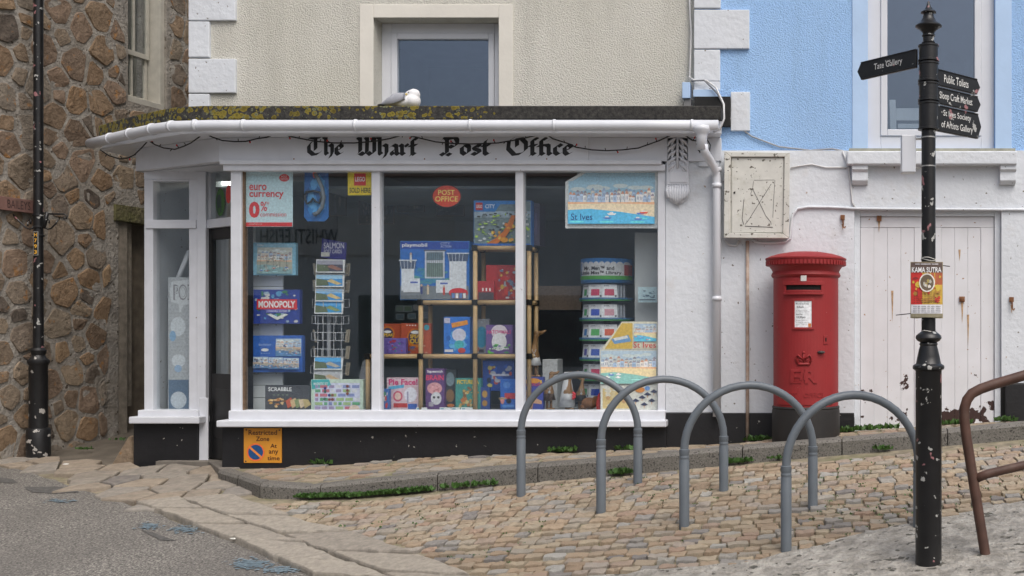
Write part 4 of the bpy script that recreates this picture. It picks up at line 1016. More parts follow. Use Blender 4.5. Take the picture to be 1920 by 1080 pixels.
# --- rusty handrail
HR = on_ground(1848, 1040); hd = HR.y
hand = thing('handrail', 'brown rusty tubular handrail at the right edge of the picture', 'handrail', tuple(HR))
def hp(x, y): return at(x, y, hd)
BRN = mk('brown_rusty_tube', (.085, .042, .030), .55, .3, 9, bmp=.2, bscale=60, bdist=.002, dirt=((.16, .12, .09), 5, .35))
pth = [hp(1852, 1064), hp(1848, 1043), hp(1828, 920), hp(1812, 820), hp(1808, 785), hp(1808.5, 765), hp(1813, 750), hp(1822, 738), hp(1838, 729.5), hp(1862, 721), hp(1930, 701), hp(2080, 660), hp(2210, 625)]
part(MB().tube(pth, [.0275]*len(pth), 14), 'top_rail', BRN, hand, True)
part(MB().tube([hp(1831, 897), hp(1850, 889), hp(1930, 870), hp(2200, 800)], .024, 12), 'middle_rail', BRN, hand, True)
part(MB().tube([hp(2210, 625), hp(2226, 720), hp(2240, 830), hp(2265, 1010)], .0275, 12), 'post', BRN, hand, True)
part(MB().lathe([(.031, 0), (.031, .012)], (0, 0), 12), 'wire', mk('dull_wire', (.25, .2, .13), .6, .2, 10), hand).location = hp(1821, 843)-HR
# --- pillar box
PBY = -.30; pbx = X0(1511, PBY); ps = F/(PBY-CAMY); pz = lambda y: EYE+(PY-y)/ps
PB = (pbx, PBY); zb0 = pav(pbx, PBY)-.03
box = thing('pillar_box', 'red cast iron pillar box with royal cypher standing on the pavement', 'post box', (pbx, PBY, zb0))
REDP = mk('pillar_box_red', (.285, .017, .019), .58, .12, 4, bmp=.12, bscale=40, bdist=.003, dirt=((.19, .018, .018), 4, .38), chips=[((.08, .03, .025), 21, .745), ((.5, .45, .4), 33, .77)])
def lat2(prof, mt, name, parent=box, n=48):
    o = part(MB().lathe([(max(.001, r_), z) for r_, z in prof], PB, n), name, mt, parent, True)
    m_ = o.modifiers.new('es', 'EDGE_SPLIT'); m_.split_angle = R(32); return o
br_ = 61/ps
lat2([(br_+.011, zb0-.1), (br_+.011, pz(770)), (br_+.006, pz(765)), (br_+.011, pz(763)), (br_+.004, pz(760))], mk('black_base_paint', (.014, .012, .011), .6, .3, 8, bmp=.3, bscale=30, bdist=.005, dirt=((.05, .03, .02), 6, .3)), 'base')
lat2([(br_, pz(761)), (br_, pz(522)), (br_+.012, pz(520)), (br_+.018, pz(517)), (br_+.012, pz(513)), (br_+.004, pz(510))], REDP, 'body')
cap_ = lat2([(br_+.002, pz(512)), (br_+.014, pz(506)), (br_+.03, pz(501)), (br_+.034, pz(500)), (76/ps-.012, pz(499.5)), (76/ps-.006, pz(489)), (76/ps, pz(488)), (76/ps, pz(485.5)), (.285, pz(481.5)), (.22, pz(477)), (.13, pz(473.4)), (.001, pz(472))], REDP, 'cap')
dn_ = MB()
for k in range(64):
    an = 2*math.pi*k/64; r_ = 76/ps-.008; c_, s_ = math.cos(an), math.sin(an)
    P = [(PB[0]+c_*r_-s_*q, PB[1]+s_*r_+c_*q) for q in (-.009, .009)]+[(PB[0]+c_*(r_+.006)-s_*q, PB[1]+s_*(r_+.006)+c_*q) for q in (.009, -.009)]
    dn_.prism(P, pz(498.5), pz(491))
part(dn_, 'dentil_band', REDP, cap_)
def wrap(x, z, k): an = (x-1511)/ps/br_; return Vector((PB[0]+(br_+k)*math.sin(an), PB[1]-(br_+k)*math.cos(an), z))
def curved(b, x0, x1, y0, y1, k0, k1, n=14):
    i0 = len(b.v)
    for k in range(n+1):
        x = x0+(x1-x0)*k/n
        for kk, y in ((k0, y1), (k1, y1), (k1, y0), (k0, y0)): b.v.append(tuple(wrap(x, pz(y), kk)))
    for k in range(n):
        for q in range(4): a = i0+k*4+q; c_ = i0+k*4+(q+1) % 4; b.f.append((a, a+4, c_+4, c_)); b.m.append(0)
    b.f.append((i0, i0+1, i0+2, i0+3)); b.m.append(0); b.f.append(tuple(i0+n*4+q for q in (3, 2, 1, 0))); b.m.append(0); return b
door_ = part(curved(MB(), 1452, 1568, 525, 756, -.004, .006, 20), 'collection_door', REDP, box, bev=.002)
HOLE = mk('slot_darkness', (.003, .003, .003), .9, .1, 5)
part(curved(MB(), 1474, 1540, 537, 546, .004, .0075, 10), 'posting_slot', HOLE, box)
fr_ = MB(); curved(fr_, 1470, 1544, 531, 537, .004, .022, 10); curved(fr_, 1470, 1475, 537, 553, .004, .018, 3); curved(fr_, 1539, 1544, 537, 553, .004, .018, 3); curved(fr_, 1472, 1542, 546, 550, .004, .016, 10); curved(fr_, 1471, 1543, 550.5, 554.5, .004, .028, 10)
part(fr_, 'slot_hood', REDP, box, bev=.002)
part(curved(MB(), 1503, 1513, 520, 530, .006, .014, 3), 'number_tab', flat((.5, .5, .48)), box)
pf = MB(); curved(pf, 1488, 1526, 562, 566, .005, .014, 6); curved(pf, 1488, 1526, 614, 618, .005, .016, 6); curved(pf, 1488, 1492, 566, 614, .005, .014, 2); curved(pf, 1522, 1526, 566, 614, .005, .014, 2)
part(pf, 'plate_frame', REDP, box, bev=.0015)
part(curved(MB(), 1492, 1522, 566, 614, .005, .009, 6), 'notice_plate', flat((.62, .64, .66)), box)
cyl = lambda base: (lambda x, y, h: wrap(x, pz(y), base+h))
pn = Art(cyl(.0092))
for t, x0, y0, x1, y1 in (('Monday to Friday', 1494, 570, 1517, 573), ('4.45pm', 1495.5, 575, 1508, 580), ('Saturday', 1494, 589, 1506, 592), ('12.30pm', 1495.5, 593.5, 1511, 598.5)): pn.text(t, x0, y0, x1, y1, (.03, .03, .03), .01)
for k, y in enumerate((567.5, 583, 585.5, 601, 605, 608)): pn.text('--- ---- -- ----- ---', 1494, y, 1518-4*(k % 2), y+.6, (.15, .15, .15))
pn.rect(1516, 607, 1521, 613.5, (.45, .16, .05)); pn.build('notice_print', box)
def emboss(strs, name, k0=.006, rise=.007):
    b = MB()
    for t, x0, y0, x1, y1, bold in strs:
        vs, fs = text_geo(t, bold); i = len(b.v); n = len(vs)
        for rr_ in (k0+rise, k0-.002): b.v += [tuple(wrap(x0+(x1-x0)*u_, pz(y1+(y0-y1)*v_), rr_)) for u_, v_ in vs]
        ec = {}
        for f_ in fs:
            b.f.append(tuple(i+q for q in f_)); b.m.append(0)
            for p_, q_ in zip(f_, f_[1:]+f_[:1]): ec[(p_, q_)] = 1
        for p_, q_ in ec:
            if (q_, p_) not in ec: b.f.append((i+q_, i+p_, i+n+p_, i+n+q_)); b.m.append(0)
    return part(b, name, REDP, box)
emboss([('E', 1484, 690, 1504, 716, .03), ('R', 1510, 690, 1532, 716, .03), ('II', 1502, 697, 1512, 710, .02)], 'royal_cypher')
emboss([('POST', 1466, 733, 1496, 742, .01), ('OFFICE', 1508, 733, 1545, 742, .01)], 'embossed_lettering', rise=.004)
cr = MB()
for s_ in (-1, 1):
    cr.tube([wrap(1508+s_*2, pz(672), .009), wrap(1508+s_*10, pz(664), .014), wrap(1508+s_*14, pz(670), .013), wrap(1508+s_*11, pz(679), .010)], .0075, 6)
    cr.tube([wrap(1508+s_*3, pz(675), .008), wrap(1508+s_*8, pz(673), .010)], .005, 6)
cr.tube([wrap(1508, pz(662), .01), wrap(1508, pz(677), .01)], .006, 6); cr.ball(wrap(1508, pz(660), .01), .011, .011, .011, 8, 6)
curved(cr, 1497, 1519, 679, 683, .004, .014, 4)
part(cr, 'crown', REDP, box, True)
part(curved(MB(), 1545, 1554, 629, 645, .005, .011, 2), 'lock_plate', REDP, box, bev=.0015); part(curved(MB(), 1548, 1550.5, 633, 640, .010, .0125, 1), 'keyhole', HOLE, box)
hb = MB(); hb.ball(wrap(1539, pz(659.5), .014), .032, .022, .012, 12, 6); part(hb, 'door_handle', mk('dark_worn_iron', (.05, .04, .038), .5, .3, 20), box, True)

# --- old lamp post at the lane
LPp = on_ground(72, 855); ls = F/(LPp.y-CAMY); lz = lambda y: EYE+(PY-y)/ls
lamp = thing('lamp_post', 'black cast iron lamp post at the mouth of the stone lane', 'lamp post', tuple(LPp))
def lat3(prof, name, mt=IRON, parent=lamp):
    o = part(MB().lathe([(max(.001, h/ls), lz(y)) for h, y in prof], LPp, 24), name, mt, parent, True); m_ = o.modifiers.new('es', 'EDGE_SPLIT'); m_.split_angle = R(38); return o
lat3([(18.5, 862), (19.5, 852), (19.5, 806), (18, 803), (15.5, 802), (15.2, 685), (16.5, 683), (18, 679), (17.5, 675), (13, 671), (10.5, 666), (12, 662), (13.5, 657), (9, 652)], 'base_column', mk('chipped_black_iron', (.012, .012, .013), .45, .3, 9, bmp=.4, bscale=40, bdist=.005, chips=[((.42, .4, .37), 14, .62)]))
lat3([(8.8, 654), (8, 440), (8, -420)], 'shaft')
for y in (402, 424, 440): lat3([(9, y), (10, y+1), (10, y+3), (9, y+4)], 'shaft_band')
sc_ = MB(); LY = LPp.y-.03
for pts_, w_ in (([(24, 402), (34, 413), (49, 427), (56, 430), (63, 427)], .007), ([(23, 401), (18, 405), (17, 409), (20, 411), (23, 408)], .006), ([(52, 424), (52, 415), (56, 411), (58, 415), (57, 420)], .007),
                 ([(80, 399), (90, 401), (121, 401.5), (126, 405), (125, 410), (121, 410), (120, 406)], .007), ([(82, 427), (90, 430), (96, 428), (104, 420), (109, 412)], .007), ([(92, 419), (93, 414), (90, 410), (88, 414)], .006)):
    sc_.tube([at(x, y, LY) for x, y in pts_], w_, 6)
sc_.tube([at(89, 397, LY), at(82, 428, LY)], .016, 8)
part(sc_, 'scroll_bracket', IRON, lamp, True)
pl = part(MB().pbox(62.5, 434, 71, 478.5, LPp.y-.062, LPp.y-.056), 'number_plate', flat((.36, .36, .34)), lamp)
A2 = Art(pxmap(LPp.y-.0622)); A2.rect(63, 434.7, 70.5, 477.8, (.01, .01, .01))
for k, c_ in enumerate('H793'): A2.text(c_, 64, 436.5+10.8*k, 69.4, 443.6+10.8*k, (.62, .33, .04), .02)
A2.build('number_print', pl)
# --- street name plate on the stone house
u0_, zt_ = su(-14, 366); u1_, zb_ = su(70, 401); z0_ = su(30, 398)[1]; z1_ = su(30, 373)[1]
plate = thing('street_name_plate', 'faded red street name plate on the rubble wall behind the lamp post', 'street sign', tuple(sp(u0_, z0_, .05)))
part(sbox(MB(), u0_, u1_, .03, .06, z0_, z1_), 'plate', mk('faded_red_enamel', (.22, .12, .10), .6, .3, 9, dirt=((.1, .07, .06), 6, .4)), plate, bev=.004)
A3 = Art(lambda x, y, h: sp(x, y, .0605+h)); ub = su(3, 380)[0]; ue = su(64, 380)[0]; hh_ = (z1_-z0_)
A3.text('BAILEYS LA', ub, z1_-hh_*.18, ue, z0_+hh_*.2, (.035, .02, .02), .0); A3.build('lettering', plate)

# ================================================================ things on the shop front
rz = thing('parking_sign', 'orange restricted zone plate with blue no-waiting roundel on the black plinth', 'sign', tuple(at(493, 868, -.05)))
part(MB().pbox(457, 803, 528, 868, -.044, -.036), 'plate', mk('orange_sign_face', (.66, .285, .03), .45, .06, 8, chips=[((.4, .36, .3), 30, .75)]), rz, bev=.002)
A4 = Art(pxmap(-.0445)); BR = (.06, .02, .01)
A4.text('Restricted', 466, 806.5, 519.5, 815.5, BR, .015); A4.text('Zone', 480, 818.5, 505, 827, BR, .015); A4.text('At', 507, 832, 519, 840, BR, .015); A4.text('any', 504, 844.5, 522, 853.5, BR, .015); A4.text('time', 501.5, 855.5, 524.5, 863, BR, .015)
A4.ell(479.5, 848, 17, 17, (.62, .13, .03), 32); A4.ell(479.5, 848, 14, 14, (.012, .06, .17), 32); A4.line([(468.5, 838.5), (490.5, 858)], 4, (.62, .2, .04))
for x, y in ((462, 806), (524, 806.5), (461, 865)): A4.ell(x, y, 1.5, 1.5, (.03, .02, .02), 8)
A4.build('sign_print', rz)
# --- festoon lights
fl = thing('string_lights', 'black string of small red festoon bulbs drooping along the fascia', 'string lights', tuple(at(750, 270, -.12)))
fp = [(188, 281), (205, 292), (224, 298), (240, 296), (251, 291), (265, 278), (278, 263.5), (290, 271), (307, 277.5), (328, 280), (345, 274), (358, 268), (372, 258), (383, 250), (398, 257), (417, 263.5), (440, 265.5), (461, 265), (482, 260), (500, 257.5), (512, 253), (524, 250), (545, 256), (565, 260), (592, 265), (625, 268), (664, 268), (703, 265), (730, 260), (759, 252), (787, 259), (817, 266), (850, 269), (884, 270), (934, 268), (975, 261), (1018, 251), (1028, 254), (1036, 260), (1065, 269), (1080, 276), (1110, 281), (1138, 282.5), (1168, 281), (1197, 277.5), (1235, 264), (1271, 248), (1283, 253), (1298, 263), (1312, 265)]
def fy(x): return interp([(165, .40), (260, .24), (330, .02), (400, -.12), (430, -.085), (1300, -.085), (1312, -.2)], x)
P3 = [at(x, y, fy(x)) for x, y in fp]
P3 += [at(x, y, -.27) for x, y in ((1326, 262), (1332, 272), (1330, 285), (1320, 291), (1309, 281), (1306, 270), (1316, 264), (1324, 274))]
BLK = mk('black_cable', (.008, .008, .009), .5, .1, 10); RB_ = mk('red_bulb', (.55, .03, .03), .25, .1, 10)
part(MB().tube(P3, .0055, 6), 'cable', BLK, fl, True)
rnd = random.Random(4); k = 0
acc = 0
for a, b_ in zip(P3, P3[1:]):
    L = (b_-a).length; acc += L
    while acc > .085:
        acc -= .085; p = b_+(a-b_)*(acc/L); dr_ = Vector((rnd.uniform(-.7, .7), -.4, rnd.choice([-1, 1, 1])*rnd.uniform(.5, 1))).normalized()*.024
        k += 1
        if k % 4 == 0:
            o = part(MB().tube([p, p+dr_*.8], .0045, 5), 'lamp_holder', BLK, fl); part(MB().ball(p+dr_*1.05, .0065, .0065, .0095, 7, 5), 'bulb', RB_, o, True)
        elif k % 2: part(MB().tube([p, p+dr_], .0035, 4), 'lamp_holder', BLK, fl)
# --- cables
WC = mk('white_cable', (.62, .62, .62), .5, .05, 10); GC = mk('grey_cable', (.30, .31, .33), .6, .1, 10)
solid(MB().tube([at(x, y, Y) for x, y, Y in ((190, 279, .38), (262, 266, .2), (318, 256, .02), (345, 249, -.06), (420, 248, -.06), (600, 249, -.06), (900, 248.5, -.06), (1200, 250, -.06), (1338, 249, -.06))], .008, 6), 'wall_cable', WC, 'long white cable clipped along the fascia just under the gutter', 'cable', smooth=True)
solid(MB().tube([at(x, y, Y) for x, y, Y in ((1291, -60, .08), (1294, 30, .09), (1296, 60, .07), (1293, 145, .07), (1302, 151, .0), (1325, 151, -.02), (1343, 165, -.05), (1357, 195, -.28), (1358, 222, -.29), (1350, 243, -.29), (1338, 247, -.25))], .008, 6), 'loop_cable', WC, 'white cable looping over the right end of the lichened roof', 'cable', smooth=True)
solid(MB().tube([at(x, y, Y) for x, y, Y in ((1296, 152, .0), (1320, 150, -.02), (1345, 175, -.03), (1372, 228, .03), (1410, 256, .035), (1460, 275, .035), (1520, 282, .035), (1560, 279, .035), (1582, 283, .03))], .007, 6), 'black_wire', GC, 'thin dark wire drooping across the blue render to the sill', 'cable', smooth=True)
solid(MB().tube([at(x, y, LB-.012) for x, y in ((1358, 449), (1366, 459), (1380, 461), (1386, 452))], .009, 8), 'bent_conduit', WC, 'short white conduit bend below the left of the meter cabinet', 'pipe', smooth=True)
solid(MB().tube([at(x, y, LB-.014) for x, y in ((1410, 449), (1420, 455), (1445, 456), (1472, 454), (1482, 446), (1484, 420), (1487, 402), (1496, 391), (1515, 388), (1560, 388.5), (1602, 391), (1700, 392), (1880, 393), (1980, 393))], .011, 8), 'white_conduit', WALLW, 'white conduit running from the meter cabinet above the garage door', 'pipe', smooth=True)
solid(MB().tube([at(x, y, LB-.01) for x, y in ((1482, 315), (1500, 311), (1522, 308), (1548, 314), (1590, 314))], .006, 6), 'sagging_cable', WC, 'painted cable pinned to the white wall between cabinet and sill', 'cable', smooth=True)
solid(MB().tube([at(x, y, LB-.01) for x, y in ((1580, 284), (1590, 310), (1595, 345), (1598, 380), (1604, 391))], .007, 6), 'drop_cable', WC, 'painted cable dropping beside the left corbel of the sill', 'cable', smooth=True)
solid(MB().tube([at(1401.5, y, LB-.02) for y in (452, 560, 700, 830)], .014, 8), 'rusty_pipe', mk('rust_streaked_pipe', (.5, .42, .36), .8, .3, 7, dirt=((.26, .10, .035), 5, .5)), 'rust streaked service pipe down the white wall under the cabinet', 'pipe', smooth=True)
# --- meter cabinet
cb = thing('meter_cabinet', 'mossy white wooden meter cabinet with an X drawn on its door', 'cabinet', tuple(at(1420, 446, -.05)))
CABW = mk('mossy_white_wood', (.60, .595, .55), .7, .1, 6, bmp=.3, bscale=40, bdist=.004, dirt=((.33, .32, .23), 7, .34), chips=[((.12, .11, .09), 34, .64)])
part(MB().pbox(1361, 288, 1478, 444, -.07, LB-.001), 'case', CABW, cb, bev=.004)
fr_ = MB(); 
for q in ([(1358, 284), (1481, 286), (1471, 294), (1370, 294)], [(1358, 284), (1370, 294), (1368, 436), (1357, 446)], [(1481, 286), (1479, 447), (1468, 438), (1471, 294)], [(1357, 446), (1368, 436), (1468, 438), (1479, 447)]): fr_.ext([at(x, y, -.10) for x, y in q], (0, .029, 0))
part(fr_, 'door_frame', CABW, cb, bev=.005)
cd = part(MB().pbox(1372, 296, 1469, 436, -.082, -.0701), 'cabinet_door', CABW, cb, bev=.003)
A5 = Art(pxmap(-.0825)); PEN = (.05, .045, .045)
A5.line([(1397, 421), (1404, 412), (1424, 380), (1446, 345)], .9, PEN); A5.line([(1411, 354), (1424, 380), (1436, 405), (1445, 416), (1446, 421)], .9, PEN); A5.line([(1397, 424), (1420, 425), (1449, 426)], 1.2, PEN); A5.line([(1395, 374), (1391.5, 410), (1394.5, 421)], 1.0, PEN); A5.line([(1407, 365), (1411, 354), (1413, 340)], .7, PEN); A5.line([(1414, 338), (1432, 337.5), (1452, 337.5)], .6, PEN); A5.line([(1453, 338), (1451, 370), (1449, 408)], .7, PEN); A5.ell(1377, 361.5, 2, 2, (.01, .01, .01), 10)
A5.build('pen_marks', cd)
# --- hooks and staples
def hook(x, y, lab, n=1):
    b = MB(); b.pbox(x-4, y-6, x+4, y+3, LB-.02, LB-.001)
    if n: b.tube([at(x, y, LB-.025), at(x+1, y+10, LB-.03), at(x+1, y+16, LB-.03), at(x+4, y+18.5, LB-.035), at(x+5, y+15, LB-.035)], .0065, 6)
    solid(b, 'rusty_hook', RUST, lab, 'hook')
hook(1580, 409, 'rusty hook on the white wall left of the garage door'); hook(1897, 563, 'rusty hook on the white wall right of the garage door')
b = MB(); b.pbox(1644, 404, 1653, 414, LB+.045, LB+.064); solid(b, 'rusty_staple', RUST, 'small rusty staple at the top left of the garage door', 'staple')
b = MB(); b.ball(at(1804, 561, LB+.06), .022, .02, .024, 9, 6); b.pbox(1799, 556, 1809, 566, LB+.055, LB+.069); solid(b, 'rusty_latch', RUST, 'rusty latch on the garage door boards right of the signpost', 'latch')
for k, (x, y, l, Yq) in enumerate(((1648, 414, 22, LB+.0645), (1804, 567, 40, LB+.0685), (1799, 468, 22, LB+.0685), (1897, 572, 16, LB-.001), (1580, 420, 12, LB-.001), (1673, 545, 60, LB+.0685), (1815, 590, 60, LB+.0685))):
    A_ = Art(pxmap(Yq)); A_.poly([(x-2.2, y), (x+2.2, y), (x+1.2, y+l*.6), (x, y+l), (x-.9, y+l*.5)], mk('rust_run', (.42, .27, .15), .7, .4, 40)); A_.build('rust_stain', house)
# --- alarm box and bracket at the roof end
ab = thing('junction_box', 'small pale blue junction box above the right end of the roof', 'box', tuple(at(1290, 196, .0)))
part(MB().pbox(1279, 154, 1294, 184, .0, .10), 'case', BLUES, ab, bev=.004); part(MB().pbox(1283, 184, 1296, 200, .02, .09), 'stem', mk('dull_grey_metal', (.2, .2, .2), .5, .1, 9), ab)
part(MB().pbox(1300, 168, 1349, 181, -.01, UW-.002), 'lead_flashing', BLUES, house); part(MB().pbox(1302, 181, 1369, 236, -.012, HB-.002), 'roof_upstand', mk('black_felt', (.016, .016, .016), .9, .3, 20), shop)

# ================================================================ the gull on the roof
GY = -.16
gs = F/(GY-CAMY); gull = thing('seagull', 'white and grey herring gull asleep on the edge of the flat roof', 'gull', tuple(at(757, 198, GY)))
gz = RT; gx = X0(757, GY)
b = MB()
for cx_, cz_, rx, ry, rz_ in ((.0, .055, .10, .066, .055), (-.025, .075, .078, .056, .040), (-.07, .05, .085, .05, .036), (.075, .060, .060, .064, .060), (.083, .112, .050, .046, .046), (.060, .113, .048, .036, .034), (-.12, .033, .07, .034, .022)): b.ball((gx+cx_, GY, gz+cz_), rx, ry, rz_, 18, 12)
FEAW = mk('white_feathers', (.78, .78, .79), .7, .04, 12, bmp=.2, bscale=90, bdist=.003)
bod = part(b, 'body', FEAW, gull, True)
m_ = bod.modifiers.new('rm', 'REMESH'); m_.mode = 'VOXEL'; m_.voxel_size = .007; m_.use_smooth_shade = True
m_ = bod.modifiers.new('sm', 'SMOOTH'); m_.factor = .5; m_.iterations = 6
FEAG = mk('grey_feathers', (.37, .38, .42), .7, .06, 12, bmp=.2, bscale=90, bdist=.003)
for s_ in (-1, 1):
    b = MB(); N = 11; rows = []
    for k in range(N):
        t = k/(N-1); x = gx+.035-.215*t; zc = gz+.085-.060*t; hh = .036*math.sin(math.pi*min(1, .22+t*.80))+.004; yo = .066+.012*math.sin(math.pi*t)-.045*t*t
        for q in range(8): an = 2*math.pi*q/8; b.v.append((x, GY+s_*(yo+.013*math.cos(an)), zc+hh*math.sin(an)))
    for k in range(N-1):
        for q in range(8): a = k*8+q; c_ = k*8+(q+1) % 8; b.f.append((a, c_, c_+8, a+8)); b.m.append(0)
    b.f.append(tuple(range(8))); b.m.append(0); b.f.append(tuple((N-1)*8+q for q in range(8))); b.m.append(0)
    wg = part(b, 'wing', FEAG, gull, True)
b = MB(); b.ball((gx-.032, GY, gz+.084), .080, .060, .036, 14, 8); part(b, 'mantle', FEAG, gull, True)
b = MB()
for k in range(4): b.ball((gx-.165-.014*k, GY-.035+.022*k, gz+.022-.004*k), .035, .012, .007, 8, 5)
part(b, 'wing_tip', mk('black_feathers', (.015, .015, .015), .7, .1, 12), gull, True)
b = MB(); b.ball((gx+.052, GY-.041, gz+.122), .005, .004, .004, 8, 6); part(b, 'eye', HOLE, gull, True)
b = MB(); b.tube([(gx+.04, GY-.034, gz+.108), (gx+.022, GY-.05, gz+.101), (gx+.0, GY-.058, gz+.096)], [.008, .006, .002], 7); part(b, 'beak', mk('yellow_beak', (.55, .42, .12), .5, .1, 12), gull, True)
# ================================================================ the window display
def pbox_thing(name, label, cat, r, Y, dep, col, draw=None, yaw=0, group=None, pname='carton'):
    x0, y0, x1, y1 = r; Y = Y-.08 if .2 <= Y <= .5 else Y; root = thing(name, label, cat, tuple(at((x0+x1)/2, y1, Y)+Vector((0, dep/2, 0))), group)
    part(MB().pbox(x0, y0, x1, y1, Y, Y+dep), pname, flat(col) if isinstance(col, tuple) else col, root, bev=.002)
    if draw: a = Art(pxmap(Y)); draw(a); a.build('print', root)
    root.rotation_euler.z = R(yaw); return root
def sheet_thing(name, label, cat, pts, Y, col, draw, group=None):
    xs_, ys_ = [p[0] for p in pts], [p[1] for p in pts]
    root = thing(name, label, cat, tuple(at((min(xs_)+max(xs_))/2, max(ys_), Y)), group)
    part(MB().ext([at(x, y, Y) for x, y in pts], (0, .0015, 0)), 'sheet', flat(col), root)
    a = Art(pxmap(Y)); draw(a); a.build('print', root); return root
def rc(x0, y0, x1, y1): return [(x0, y1), (x1, y1), (x1, y0), (x0, y0)]
GYi = .056
W_ = (.75, .76, .78); RD = (.55, .03, .035)
def d(a):
    a.rect(461, 417, 548, 424.5, RD); a.ell(533, 333.5, 9.5, 7, RD); a.text('POST', 527.5, 329.5, 538.5, 332.8, W_); a.text('OFFICE', 526.5, 334.3, 539.5, 337.4, W_)
    a.text('euro', 467.5, 346, 500, 357, RD, .02); a.text('currency', 467.5, 360, 532, 373.5, RD, .02); a.text('0', 467, 378, 487, 408.5, RD, .05); a.text('%', 488.5, 378, 501, 396, RD, .01); a.text('*', 500, 378, 505, 384, RD); a.text('commission', 488, 398, 537, 406, RD, .0); a.text('postoffice.co.uk', 467, 419, 492, 421.5, W_)
sheet_thing('currency_poster', 'pale blue euro currency 0% commission poster inside the left pane', 'poster', rc(460, 323, 549, 425), GYi, (.46, .60, .64), d)
def d(a):
    a.rect(664, 325, 686, 348, (.5, .02, .02)); a.text('LEGO', 666, 331.5, 684.5, 340.5, W_, .03); a.text('SOLD HERE', 655.5, 352, 694.5, 361.5, (.01, .01, .01), .02)
sheet_thing('toy_brand_sticker', 'yellow SOLD HERE sticker with red square at the top of the left pane', 'sticker', rc(652, 321, 696.5, 366), GYi, (.62, .48, .02), d)
def d(a):
    a.ell(837.5, 368, 26, 20, (.50, .045, .015), 36); a.text('POST', 821.5, 356, 853, 365.5, (.85, .55, .14), .015); a.text('OFFICE', 816, 368, 858.5, 378, (.85, .55, .14), .015)
sheet_thing('post_office_oval', 'red oval POST OFFICE sticker on the middle pane', 'sticker', [(837.5+27.5*math.cos(2*math.pi*k/32), 368+21.5*math.sin(2*math.pi*k/32)) for k in range(32)], GYi, (.02, .012, .01), d)
def script_text(a, x0, y0, x1, y1, col): a.text('St Ives', x0, y0, x1, y1, col, 0)
def d(a):
    a.poly([(1066, 344), (1228, 344), (1228, 324), (1099, 324)], (.36, .55, .78)); a.harbour(1066, 340, 1228, 420, 3, (.36, .55, .78), (.10, .42, .66), (.66, .58, .42)); script_text(a, 1072, 401, 1112, 413, (.03, .06, .2))
sheet_thing('tea_towel', 'St Ives harbour tea towel with a cut corner at the top of the right pane', 'tea towel', [(1060, 428), (1233, 428), (1233, 319), (1097, 319), (1060, 341)], GYi, (.66, .70, .74), d)
def d(a):
    a.poly([(1134, 654), (1186, 654), (1186, 606), (1166, 606)], (.62, .42, .08)); a.poly([(1146, 636), (1178, 628), (1184, 640), (1152, 645)], (.14, .3, .55)); a.poly([(1150, 634), (1176, 629), (1178, 634), (1153, 639)], W_)
    a.harbour(1189, 607, 1231, 640, 5, (.45, .55, .72)); a.text('St Ives', 1188, 641, 1230, 652, (.5, .05, .06), 0)
sheet_thing('beach_tea_towel', 'yellow beach tea towel lettered St Ives in red, topmost of the lower three', 'tea towel', [(1128, 655), (1233, 655), (1233, 603), (1166, 603)], GYi, (.66, .62, .5), d, 'tea towels in the right pane')
sheet_thing('harbour_tea_towel', 'harbour tea towel with green sea, middle one of the lower three', 'tea towel', rc(1125, 655.5, 1233, 721), GYi+.002, (.62, .62, .58), lambda a: a.harbour(1127, 658, 1231, 719, 9, (.48, .58, .74), (.22, .46, .42), (.66, .56, .34)), 'tea towels in the right pane')
def d(a):
    a.poly([(1130, 766), (1180, 766), (1180, 740), (1130, 728)], (.58, .44, .2)); a.blobs(1130, 724, 1185, 766, [(.6, .5, .3), (.62, .58, .5), (.5, .3, .15)], 16, 2, .1, .3)
    for x, y in ((1192, 750), (1204, 744), (1214, 738), (1222, 750), (1208, 757), (1226, 733)): a.poly([(x-7, y+2), (x, y-3), (x+7, y+2), (x+1, y+4)], (.05, .06, .12)); a.rect(x-.5, y+3, x+.4, y+8, (.6, .25, .05)); a.ell(x+5, y-2, 2, 1.8, (.62, .62, .6), 8)
    a.ell(1200, 731, 9, 5, (.62, .25, .06)); a.ell(1214, 728, 5, 4, (.15, .28, .55))
sheet_thing('seabird_tea_towel', 'cream tea towel with black and white seabirds at the bottom of the right pane', 'tea towel', rc(1126, 721.5, 1233, 768), GYi, (.62, .60, .55), d, 'tea towels in the right pane')
# snorkel set in its blister
sn = thing('snorkel_set', 'blue carded snorkel and diving mask hanging in the left pane', 'toy pack', tuple(at(592, 415, .09)))
part(MB().ext([at(x, y, .092) for x, y in ((571, 320), (616, 320), (616, 408), (609, 415), (577, 415), (570, 407))], (0, .004, 0)), 'card', flat((.02, .12, .36)), sn)
a = Art(pxmap(.092)); a.blobs(571, 321, 615, 414, [(.03, .2, .5), (.02, .08, .25), (.1, .32, .6)], 18, 4, .2, .5); a.build('print', sn)
DKR = mk('black_rubber', (.03, .035, .04), .35, .1, 10)
b = MB(); b.tube([at(x, y, .07) for x, y in ((590, 326), (597, 336), (604, 352), (607, 370), (604, 388), (596, 399), (588, 402))], .016, 8); part(b, 'snorkel', mk('smoke_plastic', (.22, .25, .28), .25, .1, 10), sn, True)
b = MB(); b.tube([at(x, y, .07) for x, y in ((572, 366), (574, 360), (588, 358), (600, 361), (603, 370), (598, 381), (591, 377), (587, 372), (583, 378), (576, 382), (572, 374), (572, 366))], .010, 8); part(b, 'mask', DKR, sn, True)
b = MB(); b.ball(at(590, 327, .07), .016, .014, .03, 8, 6); part(b, 'tube_tip', flat((.6, .1, .06)), sn, True)
